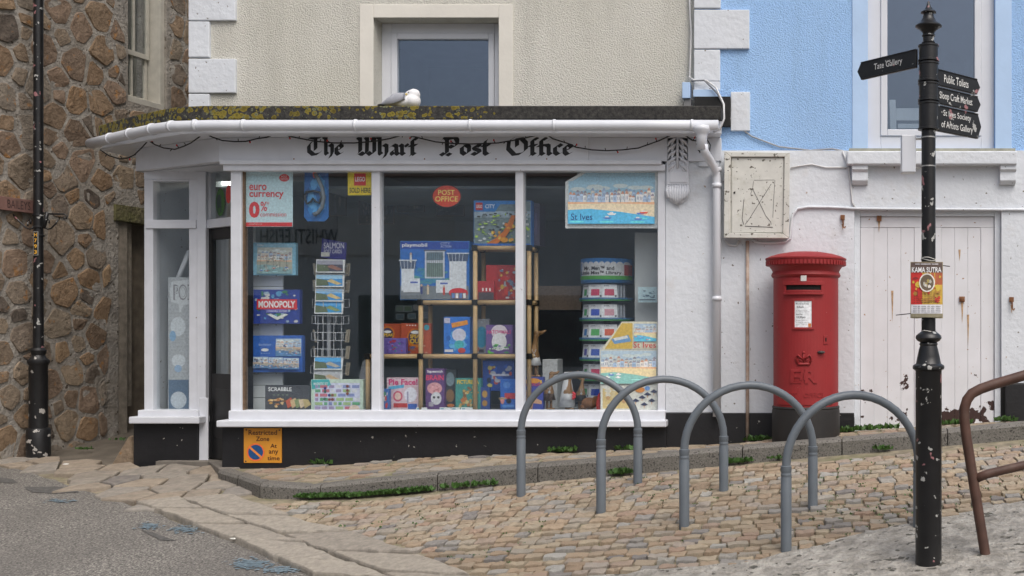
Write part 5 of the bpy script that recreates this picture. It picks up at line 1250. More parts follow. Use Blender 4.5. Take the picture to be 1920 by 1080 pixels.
# slat wall with three boxed games
slw = thing('slat_wall', 'white slatted display panel behind the left edge of the window', 'display panel', tuple(at(494, 768, .42)))
PAN = mk('white_slat_board', (.80, .84, .86), .5, .05, 5)
for k in range(12):
    y = 491+k*23.2
    if y+22 < 769: part(MB().pbox(457, y, 530, y+22.2, .335, .355), 'slat', PAN, slw, bev=.002)
part(MB().pbox(457, 490, 530, 769, .356, .375), 'backing', flat((.10, .11, .12)), slw)
part(MB().pbox(464, 425, 476, 489, .345, .375), 'upright', PAN, slw)
pg = MB()
for y in (517, 609, 700):
    for x in (484, 518): pg.tube([at(x, y, .345), at(x, y, .26)], .006, 6)
part(pg, 'peg', mk('grey_peg', (.2, .2, .2), .5, .1, 9), slw)
def d(a):
    a.rect(483, 457, 550, 463, (.24, .45, .58)); a.text('Falcon', 483, 457.5, 494, 461.5, W_, .01); a.rect(483, 464, 547, 513, (.30, .33, .28)); a.harbour(483, 464, 547, 513, 21, (.5, .52, .48), (.22, .36, .38), (.36, .36, .3))
    a.blobs(484, 474, 546, 511, [(.5, .5, .45), (.16, .2, .2), (.33, .22, .16), (.3, .42, .4)], 40, 5, .04, .12)
    for k in range(5): a.line([(490+k*12, 505), (490+k*12, 480)], .6, (.1, .1, .1))
pbox_thing('harbour_jigsaw', 'pale blue harbour jigsaw box, upper of three on the slat wall', 'jigsaw box', (475, 455, 553, 516), .33, .05, (.20, .42, .56), d, 3, 'boxes on the slat wall')
def d(a):
    a.blobs(478, 544, 560, 607, [(.03, .06, .3), (.1, .3, .5), (.5, .5, .5), (.06, .2, .1), (.3, .4, .5)], 60, 6, .06, .2); a.rect(483, 561, 556, 580, (.55, .03, .04)); a.text('MONOPOLY', 486, 564, 553, 577, W_, .04); a.rect(499, 580, 540, 587, (.06, .08, .35)); a.text('CORNWALL EDITION', 501, 581.5, 538, 585, W_)
    a.poly([(502, 590), (520, 600), (540, 590), (534, 588), (520, 594), (508, 588)], (.6, .62, .6))
pbox_thing('monopoly_box', 'blue Cornwall MONOPOLY board game box on the slat wall', 'board game', (476, 543, 560, 607), .33, .06, (.025, .05, .26), d, 4, 'boxes on the slat wall')
def d(a):
    a.text('Blue Harbour', 486, 644, 508, 648, (.4, .5, .7)); a.ell(497, 656, 7, 3, W_, 12); a.text('- - - -', 490, 662, 506, 663, (.4, .5, .7))
    for r_, s_ in (((517, 635, 563, 668), 31), ((477, 669, 504, 690), 32), ((506, 670, 532, 691), 33), ((534, 671, 562, 692), 34)): a.harbour(*r_, s_, (.4, .5, .6), (.1, .22, .4), (.4, .36, .3)); a.blobs(*r_, [(.5, .5, .5), (.1, .14, .25), (.35, .25, .2), (.25, .35, .45)], 26, s_, .06, .2)
pbox_thing('four_picture_jigsaw', 'deep blue jigsaw box with four harbour pictures, lowest on the slat wall', 'jigsaw box', (471, 629, 565, 698), .33, .06, (.03, .11, .40), d, 4, 'boxes on the slat wall')
def d(a):
    a.text('SCRABBLE', 503, 726, 547, 733.5, W_, .02); a.text('- - - -', 512, 740, 540, 741, (.3, .36, .2)); a.blobs(500, 745, 540, 767, [(.5, .26, .06), (.4, .16, .05), (.2, .1, .05), (.6, .42, .2)], 18, 7, .1, .3)
    for k in range(5): a.poly([(540+k*8, 766), (536+k*8, 752-k), (546+k*8, 745+k), (552+k*8, 758)], [(.45, .1, .06), (.5, .36, .2), (.2, .25, .12), (.5, .4, .28), (.4, .32, .15)][k])
pbox_thing('scrabble_box', 'dark grey SCRABBLE game box standing low in the left pane', 'board game', (497, 723, 580, 768), .22, .06, (.06, .065, .075), d)
def d(a):
    a.rect(590, 718, 675, 768, (.52, .54, .66)); a.poly([(585, 730), (621, 723), (617, 711.5), (584, 712)], (.05, .35, .36)); a.text('MAGNETIC SET', 588, 717, 615, 722, W_, .02)
    r_ = random.Random(3)
    for j in range(6):
        x = 591
        while x < 668:
            wd = r_.choice([6, 10, 14]); a.rect(x, 722+j*8, x+wd, 727.5+j*8, r_.choice([(.2, .24, .45), (.45, .14, .18), (.1, .3, .16), (.3, .42, .2), (.3, .25, .4), (.55, .56, .6)])); x += wd+3
    for x, y in ((610, 728), (610, 734), (652, 724), (652, 732), (652, 738), (618, 741), (624, 741), (609, 748), (618, 749), (624, 749)): a.ell(x, y, 2.7, 2.7, r_.choice([(.02, .03, .2), (.04, .1, .08), (.2, .06, .04)]), 10)
    a.ell(665, 767, 10, 8, (.62, .5, .42), 14)
pbox_thing('magnet_set', 'pale green boxed magnetic craft set at the bottom of the left pane', 'toy box', (583, 711.5, 681, 768), .16, .05, (.47, .57, .48), d)
part_gb = MB().ext([at(x, y, .5) for x, y in ((658, 768), (686, 768), (686, 676), (681, 676))], (0, .04, 0)); solid(part_gb, 'grey_magazine_file', flat((.2, .21, .23)), 'grey sloping file box behind the magnetic craft set', 'file box')
# postcard spinner
spn = thing('postcard_spinner', 'white wire postcard spinner with a dark blue header card', 'postcard rack', tuple(at(617, 768, .45)))
WIRE = mk('white_wire', (.55, .57, .6), .4, .05, 9); SY = .45
part(MB().tube([at(618, 480, SY), at(616, 768, SY)], .018, 10), 'pole', WIRE, spn, True)
pan = part(MB().ext([at(x, y, .34) for x, y in ((601, 482), (648, 489), (650, 455), (604, 447))], (0, .006, 0)), 'header_card', flat((.025, .025, .17)), spn)
a = Art(pxmap(.34)); a.text('SALMON', 607, 455, 645, 466, (.6, .6, .66), .0); a.text('POST CARDS', 607.5, 468, 641, 475, (.6, .6, .66), .0); a.rect(602, 473, 618, 481, (.5, .5, .46)); a.build('header_print', pan)
wr = MB()
for x in (597, 607, 627, 641): wr.tube([at(x, 488, .36), at(x-2, 768, .36)], .0032, 5)
for k in range(9):
    y = 492+k*31; x0 = 588-k*.9; x1 = 656-k*.7
    for yy in (y+7, y+22):
        wr.tube([at(x0, yy, .44), at(x0+6, yy, .32), at(x1-10, yy+1, .32), at(x1, yy, .44)], .0032, 5)
    for xx, Yq in ((x0, .44), (x0+6, .32), (x0+20, .315), (x1-24, .315), (x1-10, .32), (x1, .44)): wr.tube([at(xx, y+7, Yq), at(xx, y+22, Yq)], .0032, 5)
part(wr, 'wire_pocket', WIRE, spn)
PC = [(486, (.3, .3, .36), (.06, .06, .09), (.3, .14, .1)), (513, (.3, .5, .75), (.05, .25, .55), (.6, .45, .2)), (540, (.25, .45, .72), (.05, .25, .55), (.6, .45, .2)), (563, (.1, .35, .7), (.03, .25, .5), (.2, .25, .1)), (668, (.08, .35, .75), (.05, .2, .45), (.4, .36, .3)), (692, (.45, .46, .48), (.4, .4, .42), (.5, .36, .22))]
for k, (y, s1, s2, s3) in enumerate(PC):
    x0 = 592-k*.9; x1 = 645-k*.9; pk = part(MB().ext([at(x0, y+25, .305), at(x1, y+25.5, .305), at(x1+2, y+1, .325), at(x0+1, y, .325)], (0, .012, 0)), 'postcard', flat((.62, .63, .63)), spn)
    a = Art(lambda x, yy, h, y=y: at(x, yy, .305+.02*max(0, (y+25-yy)/25))-Vector((0, h, 0)))
    a.rect(x0+2, y+2.2, x1-2, y+23, s1); a.rect(x0+2, y+10, x1-2, y+23, s2); a.poly([(x0+20, y+14), (x0+30, y+10), (x1-3, y+19), (x1-12, y+21)], s3); a.poly([(x0+2, y+23), (x0+2, y+9), (x0+22, y+12), (x0+26, y+22)], (.1, .13, .07)); a.build('postcard_print', pk)
cd_ = MB()
for k in (0, 1, 4, 5, 6, 7):
    y = 494+k*31
    for x, dx in ((590, -4), (646, 3), (650, 3)): cd_.ext([at(x, y+24, .40), at(x+4, y+24, .38), at(x+4+dx, y, .38), at(x+dx, y, .40)], (0, .003, 0))
part(cd_, 'side_postcards', flat((.40, .35, .27)), spn)
# beech cube shelving
shf = thing('cube_shelving', 'stepped beech dowel shelving with black joints across the middle panes', 'shelving', tuple(at(840, 768, .3)))
BEECH = mk('beech_dowel', (.58, .40, .21), .45, .1, 14, dirt=((.36, .22, .1), 10, .3)); JT = mk('black_joint', (.012, .012, .012), .4, .1, 10)
S0, S1 = .165, .39; dr2 = .019
cols = {690: 668, 789: 567, 891: 465, 992: 465}
lv = [768, 668, 567, 465]
for x, top in cols.items():
    for Y in (S0, S1):
        pa, pb = at(x, 768, S0), at(x, top, S0); pa.y = pb.y = Y
        part(MB().tube([pa, pb], dr2, 10), 'upright', BEECH, shf, True)
for y in (668, 567, 465):
    xs_ = sorted(c for c, t in cols.items() if t <= y)
    for Y in (S0, S1):
        for a_, b_ in zip(xs_, xs_[1:]): p, q = at(a_, y, S0), at(b_, y, S0); p.y = q.y = Y; e = (q-p).normalized()*.024; part(MB().tube([p+e, q-e], dr2, 10), 'rail', BEECH, shf, True)
    for x in xs_:
        j = at(x, y, S0)
        for Y in (S0, S1): part(MB().bx(j.x-.024, j.x+.024, Y-.024, Y+.024, j.z-.024, j.z+.024), 'joint', JT, shf, bev=.004)
        p, q = Vector((j.x, S0+.024, j.z)), Vector((j.x, S1-.024, j.z)); part(MB().tube([p, q], dr2, 8), 'rail', BEECH, shf, True)
    p, q = at(xs_[0], y, S0), at(xs_[-1], y, S0)
    part(MB().bx(p.x+.02, q.x-.02, S0+.03, S1-.03, p.z+.008, p.z+.018), 'shelf_board', mk('clear_grey_shelf', (.2, .2, .2), .3, .1, 5), shf)
SHY = .27
def up(y): return y-4.6                                   # a box stands on the shelf, just above the dowel
def d(a):
    a.rect(751, 453, 879, 467, (.02, .06, .30)); a.text('playmobil', 754, 456, 801, 464.5, W_, .02); a.text('CITY', 826, 454.5, 844, 458.5, (.5, .55, .7)); a.text('ACTION', 826, 460, 846, 464, (.5, .55, .7)); a.rect(751, 467, 879, 540, (.025, .13, .42)); a.blobs(751, 500, 879, 540, [(.05, .2, .3), (.03, .16, .4), (.08, .25, .25)], 20, 2, .1, .4); a.rect(751, 536, 879, 561, (.16, .18, .2))
    G1, G2, G3 = (.42, .45, .5), (.55, .58, .62), (.05, .06, .09)
    for x0, y0, x1, y1 in ((797, 470, 834, 522),): a.rect(x0, y0, x1, y1, G1); a.rect(x0+3, y0+3, x1-3, y0+18, (.12, .18, .22)); a.rect(x0+3, y0+23, x1-3, y1-3, (.14, .2, .18)); [a.line([(x0+4+k*4, y0+3), (x0+4+k*4, y1-2)], .7, G3) for k in range(8)]; a.rect(x0-2, y0-2, x1+3, y0+1, (.1, .11, .16))
    for x0, x1, y0, y1, t in ((753, 777, 504, 545, 489), (843, 875, 490, 545, 476)): a.rect(x0, y0, x1, y1, G2); a.poly([(x0-1, y0), (x1+2, y0), (x1+4, t), (x0-4, t)], (.06, .09, .16)); a.rect(x0-5, t-2, x1+5, t, G2); [a.line([(x0+k*6, y0), (x0+k*7-2, t)], .8, G2) for k in range(5)]
    a.rect(757, 522, 788, 548, G2); a.rect(818, 525, 858, 549, G2); a.rect(770, 528, 784, 531, (.05, .1, .4)); a.rect(826, 530, 840, 533, (.05, .1, .4))
    for x, y, c_ in ((791, 545, (.04, .06, .2)), (803, 546, (.5, .42, .3)), (833, 547, (.45, .05, .04)), (771, 486, (.5, .5, .5))): a.rect(x-2, y-8, x+2, y+6, c_); a.ell(x, y-10, 2, 2.4, (.5, .34, .22), 8)
    a.ell(860, 549, 18, 9, (.5, .03, .04)); a.rect(846, 549, 875, 560, (.16, .1, .12)); [a.rect(848+k*7, 550, 853+k*7, 559, W_ if k % 2 else (.1, .2, .45)) for k in range(4)]
pbox_thing('playmobil_box', 'large blue playmobil police station box on the stepped shelving', 'toy box', (750, 452, 880, up(567)), .26, .12, (.03, .16, .45), d)
def d(a):
    a.rect(889, 377, 995, 461, (.16, .22, .24)); a.rect(889, 396, 995, 408, (.30, .38, .45)); a.poly([(889, 397), (928, 397), (938, 383), (966, 383), (966, 377), (889, 377)], (.03, .18, .48)); a.rect(892, 380, 905, 394, (.5, .03, .03)); a.text('LEGO', 893.5, 384, 904, 390, W_, .03); a.text('CITY', 910, 383, 928, 390.5, W_, .02)
    a.blobs(889, 398, 995, 456, [(.04, .05, .05), (.2, .24, .22), (.26, .42, .06), (.36, .55, .08), (.5, .52, .54), (.03, .035, .04), (.12, .16, .18)], 150, 14, .025, .10); a.poly([(965, 400), (976, 376), (990, 400)], (.26, .2, .2))
    for q in ([(912, 458), (932, 446), (945, 434), (953, 420), (960, 404), (968, 404), (962, 425), (950, 444), (930, 460)],): a.poly(q, (.5, .14, .02))
    a.blobs(918, 408, 968, 456, [(.6, .3, .03), (.55, .16, .02), (.6, .42, .06)], 12, 3, .1, .2); a.ell(947, 450, 7, 5, (.55, .24, .02)); a.rect(889, 457, 995, 461, (.03, .12, .4))
pbox_thing('lego_city_box', 'blue LEGO CITY volcano box on top of the shelving', 'toy box', (888, 376, 996, up(466)), .27, .09, (.03, .14, .4), d)
pbox_thing('dark_toy_box', 'dark purple box end standing behind the blue volcano box', 'toy box', (997, 381, 1012, 460), .36, .2, (.05, .045, .075), lambda a: a.text('- - - -', 1003, 400, 1007, 440, (.12, .1, .2)))
def d(a):
    a.poly([(912, 562), (932, 562), (932, 497), (912, 497)], (.36, .03, .035)); a.blobs(932, 498, 985, 562, [(.4, .05, .04), (.25, .3, .36), (.12, .16, .24), (.5, .5, .5), (.45, .3, .06)], 50, 4, .06, .2); a.ell(948, 522, 9, 4, (.45, .04, .04)); a.rect(946, 538, 953, 553, (.45, .05, .04))
pbox_thing('red_car_box', 'red racing car playset box on the top shelf cell', 'toy box', (911, 497, 986, up(567)), .32, .08, (.3, .03, .035), d, 0, 'toy boxes on the shelving')
def d(a): a.text('- - -', 904, 540, 920, 546, W_); a.ell(911, 556, 8, 4, (.5, .06, .04)); a.rect(897, 548, 926, 562, (.06, .05, .06))
pbox_thing('small_car_pack', 'small red and black toy car pack in front of the racing car box', 'toy box', (895, 527, 926, up(567)), .26, .04, (.34, .03, .04), d)
def d(a):
    a.ell(735-8, 626, 13, 14, (.5, .16, .02)); a.ell(735-8, 626, 10.5, 11.5, (.07, .05, .09)); a.ell(727, 622, 7, 2.5, W_, 12); a.text('SPEAK', 716, 625, 738, 631, (.62, .4, .04), .03)
pbox_thing('speak_out_box', 'orange SPEAK party game box partly behind the white mullion', 'board game', (712, 607, 752, up(668)), .40, .04, (.36, .07, .03), d, 0, 'orange party games')
def d(a):
    a.text('- - - -', 762, 609, 780, 611, W_); a.ell(779, 634, 16, 18, (.5, .16, .02)); a.ell(779, 632, 13, 14, (.07, .05, .09)); a.ell(779, 623, 9, 3, W_, 12); a.text('SPEAK', 769, 627, 793, 634, (.62, .4, .04), .03); a.text('OUT', 769, 635, 792, 644, (.62, .4, .04), .03); a.ell(800, 614, 5, 5.5, (.05, .3, .4), 14); a.blobs(755, 645, 806, 663, [(.3, .12, .08), (.5, .3, .2), (.1, .1, .2)], 10, 5, .1, .3)
pbox_thing('speak_out_game', 'orange SPEAK OUT game box with a wide mouth picture', 'board game', (752, 606, 808, up(668)), .36, .04, (.38, .075, .035), d, 0, 'orange party games')
def d(a):
    a.blobs(713, 636, 760, 663, [(.1, .06, .25), (.3, .04, .08), (.05, .2, .2), (.2, .14, .4)], 22, 6, .08, .25)
pbox_thing('figure_pack', 'purple boxed figure set on the shelf below the orange party games', 'toy box', (712, 634, 761, up(668)), .27, .05, (.12, .09, .3), d)
def d(a):
    a.blobs(834, 612, 880, 662, [(.06, .25, .6), (.02, .1, .36), (.1, .35, .6)], 16, 4, .2, .45); a.rect(833, 596, 844, 606, (.42, .42, .55)); a.poly([(846, 606), (876, 600), (878, 608), (848, 615)], (.6, .24, .04)); a.ell(861, 628, 13, 12, (.5, .5, .6)); a.ell(861, 646, 9, 8, (.06, .36, .4)); a.ell(866, 657, 7, 5, (.4, .06, .06)); a.rect(834, 655, 850, 660, (.5, .5, .55))
pbox_thing('blue_plush_box', 'bright blue plush toy box in the middle cell of the shelving', 'toy box', (832, 594, 881, up(668)), .27, .08, (.03, .15, .5), d, 0, 'toy boxes on the shelving')
def d(a):
    a.text('- - -', 884, 602, 905, 606, (.3, .33, .36)); a.ell(903, 632, 11, 20, (.03, .2, .32)); a.rect(898, 655, 907, 661, (.03, .03, .04)); a.ell(893, 655, 6, 5, (.3, .1, .06))
pbox_thing('grey_toy_box', 'grey toy box with a blue shape standing behind the egg toy', 'toy box', (881, 598, 917, up(668)), .34, .05, (.2, .21, .23), d)
def d(a):
    a.ell(936, 622, 15, 13, (.55, .5, .55)); a.text('HATCHIMALS', 913, 619, 958, 626, (.5, .06, .2), .03); a.ell(936, 641, 14, 17, (.6, .6, .62)); a.blobs(924, 630, 948, 656, [(.5, .5, .54), (.62, .62, .64)], 26, 3, .06, .12); a.blobs(913, 644, 960, 664, [(.1, .4, .06), (.2, .5, .1), (.05, .25, .1), (.15, .15, .4)], 16, 9, .1, .3); a.text('- -- --- ----', 918, 653, 954, 655, W_)
pbox_thing('hatchimals_box', 'purple HATCHIMALS box with a speckled egg', 'toy box', (911, 609, 961, up(668)), .27, .07, (.12, .07, .22), d, 0, 'toy boxes on the shelving')
LOW = .27
def d(a):
    a.text('Pie Face!', 729, 710.5, 783, 722, (.5, .02, .14), .03); a.poly([(728, 731), (757, 727), (758, 721), (728, 725)], (.08, .35, .55)); a.ell(746, 743, 9, 10, (.5, .08, .14)); a.ell(746, 743, 6, 7, (.6, .45, .38)); a.ell(770, 740, 12, 14, (.6, .6, .66)); a.rect(763, 734, 766, 756, (.3, .28, .4)); a.rect(738, 756, 764, 764, (.42, .04, .04)); a.rect(765, 757, 782, 767, (.05, .12, .4))
pbox_thing('pie_face_box', 'pink and white Pie Face! game box on the window bed', 'board game', (725, 708, 786, 768), LOW+.03, .06, (.55, .42, .46), d)
pbox_thing('toy_vehicle_pack', 'small blue and red toy vehicle pack at the foot of the mullion', 'toy box', (712, 729, 729, 768), LOW-.05, .05, (.04, .12, .34), lambda a: a.blobs(713, 732, 728, 767, [(.45, .05, .05), (.5, .5, .5), (.05, .2, .1), (.03, .1, .3)], 14, 8, .2, .4))
def d(a):
    a.text('Squeamish', 801, 694, 830, 700, W_, .02); a.text('BRAIN', 799, 703, 832, 713, (.55, .05, .12), .03); a.ell(815, 728, 14, 11, (.55, .28, .3)); a.blobs(803, 719, 828, 737, [(.6, .34, .36), (.45, .18, .2)], 12, 4, .15, .3); a.ell(818, 747, 10, 12, (.5, .5, .52)); a.ell(814, 745, 2.5, 2.5, (.03, .03, .04), 8); a.ell(822, 745, 2.5, 2.5, (.03, .03, .04), 8); a.rect(804, 754, 813, 762, (.3, .28, .32))
pbox_thing('brain_game_box', 'tall purple brain game box with a skull', 'board game', (798, 691, 833, 767), LOW, .06, (.10, .05, .16), d)
pbox_thing('dark_figure_box', 'narrow dark boxed figure between the brain game and green game', 'toy box', (834, 693, 855, 766), LOW+.05, .05, (.035, .045, .05), lambda a: (a.ell(844, 711, 8, 13, (.16, .22, .25)), a.ell(844, 742, 8, 12, (.2, .12, .06)), a.ell(845, 760, 7, 3, (.45, .16, .05))))
def d(a):
    a.text('PICTUREKA', 857, 712, 898, 720, (.6, .42, .04), .03); a.blobs(857, 722, 899, 766, [(.45, .28, .08), (.4, .14, .05), (.5, .42, .2), (.05, .2, .16), (.2, .1, .05)], 36, 5, .1, .25)
pbox_thing('green_game_box', 'teal and orange jungle game box on the window bed', 'board game', (854, 709, 901, 767), LOW, .06, (.05, .22, .2), d)
pbox_thing('blue_truck_box', 'dark blue boxed toy truck under the right of the shelving', 'toy box', (905, 676, 964, 733), LOW+.06, .08, (.02, .06, .25), lambda a: (a.blobs(907, 680, 963, 730, [(.03, .1, .4), (.3, .32, .36), (.35, .06, .05), (.02, .03, .06), (.4, .35, .1)], 34, 3, .08, .25), a.rect(923, 701, 955, 705, (.4, .42, .5))), 0, 'blue toy boxes')
pbox_thing('blue_vehicle_box', 'bright blue boxed toy vehicle beside the second mullion', 'toy box', (938, 711, 968, 767), LOW-.03, .06, (.03, .12, .42), lambda a: (a.ell(950, 722, 7, 6, (.08, .2, .5)), a.rect(946, 737, 966, 748, (.4, .05, .06)), a.ell(954, 752, 5, 5, (.03, .03, .04), 12), a.ell(942, 751, 4, 7, (.5, .2, .18), 10), a.rect(942, 759, 964, 764, (.1, .25, .55))), 0, 'blue toy boxes')
pbox_thing('small_blue_pack', 'little blue blister pack low under the shelving', 'toy box', (901, 726, 918, 768), LOW, .03, (.03, .06, .2), lambda a: (a.ell(909, 739, 5, 7, (.35, .2, .05), 10), a.ell(909, 756, 5, 6, (.3, .16, .04), 10)))
def d(a):
    a.text('- - - -', 986, 713, 1016, 719, (.6, .4, .05)); a.ell(999, 714, 14, 5, (.55, .24, .03)); a.text('ARMSTRONG', 983, 718, 1016, 724, (.45, .04, .04), .02); a.ell(991, 737, 6, 8, (.45, .26, .15)); a.poly([(983, 768), (986, 744), (1000, 744), (1016, 752), (1016, 758), (1000, 756), (998, 768)], (.48, .28, .17))
pbox_thing('stretch_figure_box', 'blue and orange boxed figure beside the second mullion in the right pane', 'toy box', (981, 707, 1018, 768), LOW, .07, (.04, .06, .28), d)
solid(MB().pbox(1017, 674, 1045, 768, .42, .62), 'white_carton', flat((.42, .43, .44)), 'plain pale carton behind the carved ducks', 'carton', bev=.003)
solid(MB().pbox(1007, 536, 1090, 581, .85, .90), 'cardboard_panel', flat((.25, .19, .15)), 'plain brown cardboard panel in the middle of the right pane', 'cardboard', bev=.003)
# price tickets
for k, (x0, x1) in enumerate(((780, 801), (824, 845), (846, 862), (864, 886))):
    pbox_thing('price_ticket', 'small white price ticket on the bed, %s of the row' % ['leftmost', 'second', 'third', 'rightmost'][k], 'ticket', (x0, 764, x1, 768.6), .15, .004, (.6, .62, .62), lambda a: a.rect(x0+2, 765.5, x0+8, 767.4, (.1, .3, .4)), 0, 'price tickets')
# carved ducks
DW = mk('carved_duck_wood', (.27, .15, .065), .5, .25, 20); CLW = mk('white_doll_cloth', (.6, .61, .63), .8, .08, 14); CLB = mk('black_doll_cloth', (.02, .02, .022), .8, .1, 14)
def duck(name, lab, x, yb, h, Y, cloth, tilt_=0, veil=False, beak=1):
    """standing wooden duck of height h px wearing a little garment"""
    root = thing(name, lab, 'duck figure', tuple(at(x, yb, Y)), 'dressed wooden ducks'); k = h/88; s_ = F/(Y-CAMY); r = lambda v: v*k/s_
    P = lambda dx, dy, o=0: at(x+dx*k+tilt_*dy*k*.01, yb-dy*k, Y+o)
    b = MB(); b.tube([P(-2, 20), P(-1, 40), P(1, 55), P(2, 66), P(4, 76), P(7*beak, 82)], [r(9), r(12), r(6), r(4), r(4.5), r(5.5)], 10); b.ball(P(6*beak, 82), r(7), r(5.5), r(5.5), 12, 8)
    b.tube([P(10*beak, 82), P(17*beak, 84), P(23*beak, 88)], [r(4), r(3.2), r(1.4)], 8); part(b, 'body', DW, root, True)
    b = MB()
    for sx in (-5, 4): b.tube([P(sx, 22), P(sx, 3)], r(3), 8); b.ball(P(sx+3, 2, -.01), r(6), r(6), r(2.2), 8, 5)
    part(b, 'leg', DW, root, True)
    b = MB(); b.lathe([(r(15), P(0, 22).z), (r(12), P(0, 34).z), (r(9), P(0, 46).z), (r(6), P(0, 53).z)], (P(-1, 0).x, Y), 16); b.v = [(x_+math.sin(q*2.4)*.002, y_+.002*math.cos(q*1.7), z_) for q, (x_, y_, z_) in enumerate(b.v)]; part(b, 'dress', cloth, root, True)
    if veil:
        b = MB(); b.lathe([(r(19), P(0, 6).z), (r(14), P(0, 40).z), (r(10), P(0, 66).z), (r(7), P(0, 86).z)], (P(-4, 0).x, Y+.02), 16); part(b, 'veil', cloth, root, True)
        b = MB()
        for q in range(5): b.ball(P(11+q % 2*3, 26+q*3, -.05), r(3.2), r(3), r(3.2), 8, 5)
        part(b, 'bouquet', flat((.5, .03, .04)), root, True)
    else:
        b = MB(); b.ball(P(0, 40, -.045), r(3), r(1.2), r(3), 10, 5); b.tube([P(-3, 52, -.03), P(0, 42, -.045), P(4, 52, -.03)], r(.7), 5); part(b, 'pendant', flat((.3, .32, .35)), root, True)
    return root
duck('wooden_duck', 'carved wooden duck in a pale dress standing on the boxed figure', 1001, 707, 88, .32, CLW)
duck('bride_duck', 'wooden bride duck in white veil holding red flowers', 1066, 768, 72, .20, CLW, 0, True)
duck('groom_duck', 'wooden duck in a black coat beside the bride duck', 1090, 768, 66, .24, CLB, 0, False, -1)
duck('brown_duck', 'dark dressed wooden duck leaning by the pale carton', 1030, 768, 72, .25, mk('brown_doll_cloth', (.06, .035, .025), .8, .2, 14), 0, False)
b = MB(); b.ball(at(1105, 756, .2), .07, .05, .05, 12, 8); b.ball(at(1118, 750, .2), .035, .03, .035, 10, 7); b.ball(at(1094, 763, .19), .03, .03, .025, 8, 6)
solid(b, 'plush_animal', mk('ginger_plush', (.2, .09, .04), .95, .3, 30), 'ginger plush animal lying at the foot of the book spinner', 'soft toy', smooth=True)
solid(MB().ext([at(x, y, .17) for x, y in ((1118, 768), (1125, 768), (1125, 735), (1121, 740), (1118, 755))], (0, .03, 0)), 'red_toy', flat((.5, .03, .03)), 'red toy edge between the plush animal and the tea towels', 'toy', bev=.002)
# book spinner
bs = thing('book_spinner', 'round book spinner with a blue clouded header for small picture books', 'book rack', tuple(at(1139, 768, .55)))
BSX, BSY = X0(1139, .55), .55; bsr = 49/(F/(BSY-CAMY)); bz = lambda y: EYE+(PY-y)*(BSY-.2-CAMY)/F
def bw(x, y, h):
    an = max(-1.35, min(1.35, math.asin(max(-1, min(1, (x-1139)/49.5))))); return Vector((BSX+(bsr+h)*math.sin(an), BSY-(bsr+h)*math.cos(an), bz(y)))
hd_ = part(MB().lathe([(bsr-.004, bz(530)), (bsr, bz(530)), (bsr, bz(484)), (bsr-.004, bz(484))], (BSX, BSY), 40), 'header_drum', flat((.04, .2, .5)), bs, True)
a = Art(bw)
def bstrip(x0, y0, x1, y1, col):
    n = max(1, int((x1-x0)/5))
    for k in range(n): a.rect(x0+(x1-x0)*k/n, y0, x0+(x1-x0)*(k+1)/n, y1, col); a.h -= .00012
    a.h += .0004
bstrip(1091, 495, 1187, 518, (.62, .63, .65))
for k in range(9): a.ell(1096+k*10.5, 495, 5.2, 4.5, (.62, .63, .65), 12); a.h += .0002
bstrip(1091, 517, 1187, 524, (.06, .3, .05)); a.text('Mr. Men™ and', 1103, 499, 1160, 506.5, (.02, .02, .03), .02); a.h += .0005; a.text('Little Miss™ Library', 1096, 508, 1172, 516.5, (.02, .02, .03), .02); a.h += .0005
bstrip(1176, 496, 1187, 516, (.38, .05, .05)); a.build('header_print', hd_)
part(MB().tube([(BSX, BSY, BEDZ), (BSX, BSY, bz(530))], .03, 12), 'pole', flat((.1, .11, .12)), bs, True)
tc = [(.05, .3, .1), (.5, .05, .12), (.45, .05, .1), (.05, .35, .12), (.04, .08, .4), (.5, .25, .3), (.03, .2, .5), (.08, .35, .1), (.55, .1, .05), (.1, .1, .4), (.05, .1, .4), (.5, .4, .05)]
r_ = random.Random(9)
for j in range(7):
    yb = 563+j*37.5
    if yb > 790: break
    tr = part(MB().lathe([(bsr-.01, bz(yb+1)), (bsr+.012, bz(yb+1)), (bsr+.012, bz(yb-5)), (bsr-.01, bz(yb-5))], (BSX, BSY), 36), 'tray', flat((.035, .11, .22)), bs, True)
    a = Art(lambda x, y, h: bw(x, y, h+.0125))
    for k in range(18): a.poly([(1092+k*5.3, yb+1), (1097.3+k*5.3, yb+1), (1097.3+k*5.3, yb-1.6), (1092+k*5.3, yb-1.6+.8*(k % 2))], (.04, .2, .05)); a.h -= .00012
    a.build('tray_print', tr)
    for k, (xa, xb) in enumerate(((1094, 1111), (1111, 1139), (1139, 1167))):
        pts = [bw(xa, yb-5, -.008), bw(xb-.5, yb-5, -.008), bw(xb-.5, yb-30, -.02), bw(xa, yb-30, -.02)]
        bk = part(MB().ext(pts, (pts[0]-pts[1]).cross(Vector((0, 0, 1))).normalized()*.03), 'book', flat((.62, .63, .65)), bs)
        a = Art(lambda x, y, h, pts=pts, xa=xa, xb=xb, yb=yb: pts[0].lerp(pts[1], (x-xa)/(xb-xa)).lerp(pts[3].lerp(pts[2], (x-xa)/(xb-xa)), (yb-5-y)/25)+Vector((0, -.001-h, 0)))
        a.text('MR. ---' if k else '-- ---', xa+3, yb-28, xb-4, yb-26, (.03, .03, .04)); c_ = tc[(j*3+k) % 12]; a.rect(xa+4, yb-21, xb-6, yb-9, c_); a.rect(xb-5, yb-10, xb-1.5, yb-6, (.12, .12, .13)); a.build('cover_print', bk)
    sp_ = MB()
    for k in range(3): p = bw(1170+k*5, yb-5, -.03); sp_.bx(p.x-.008, p.x+.008, p.y, p.y+.05, p.z, p.z+.11)
    part(sp_, 'book_spines', flat((.3, .32, .36)), bs)
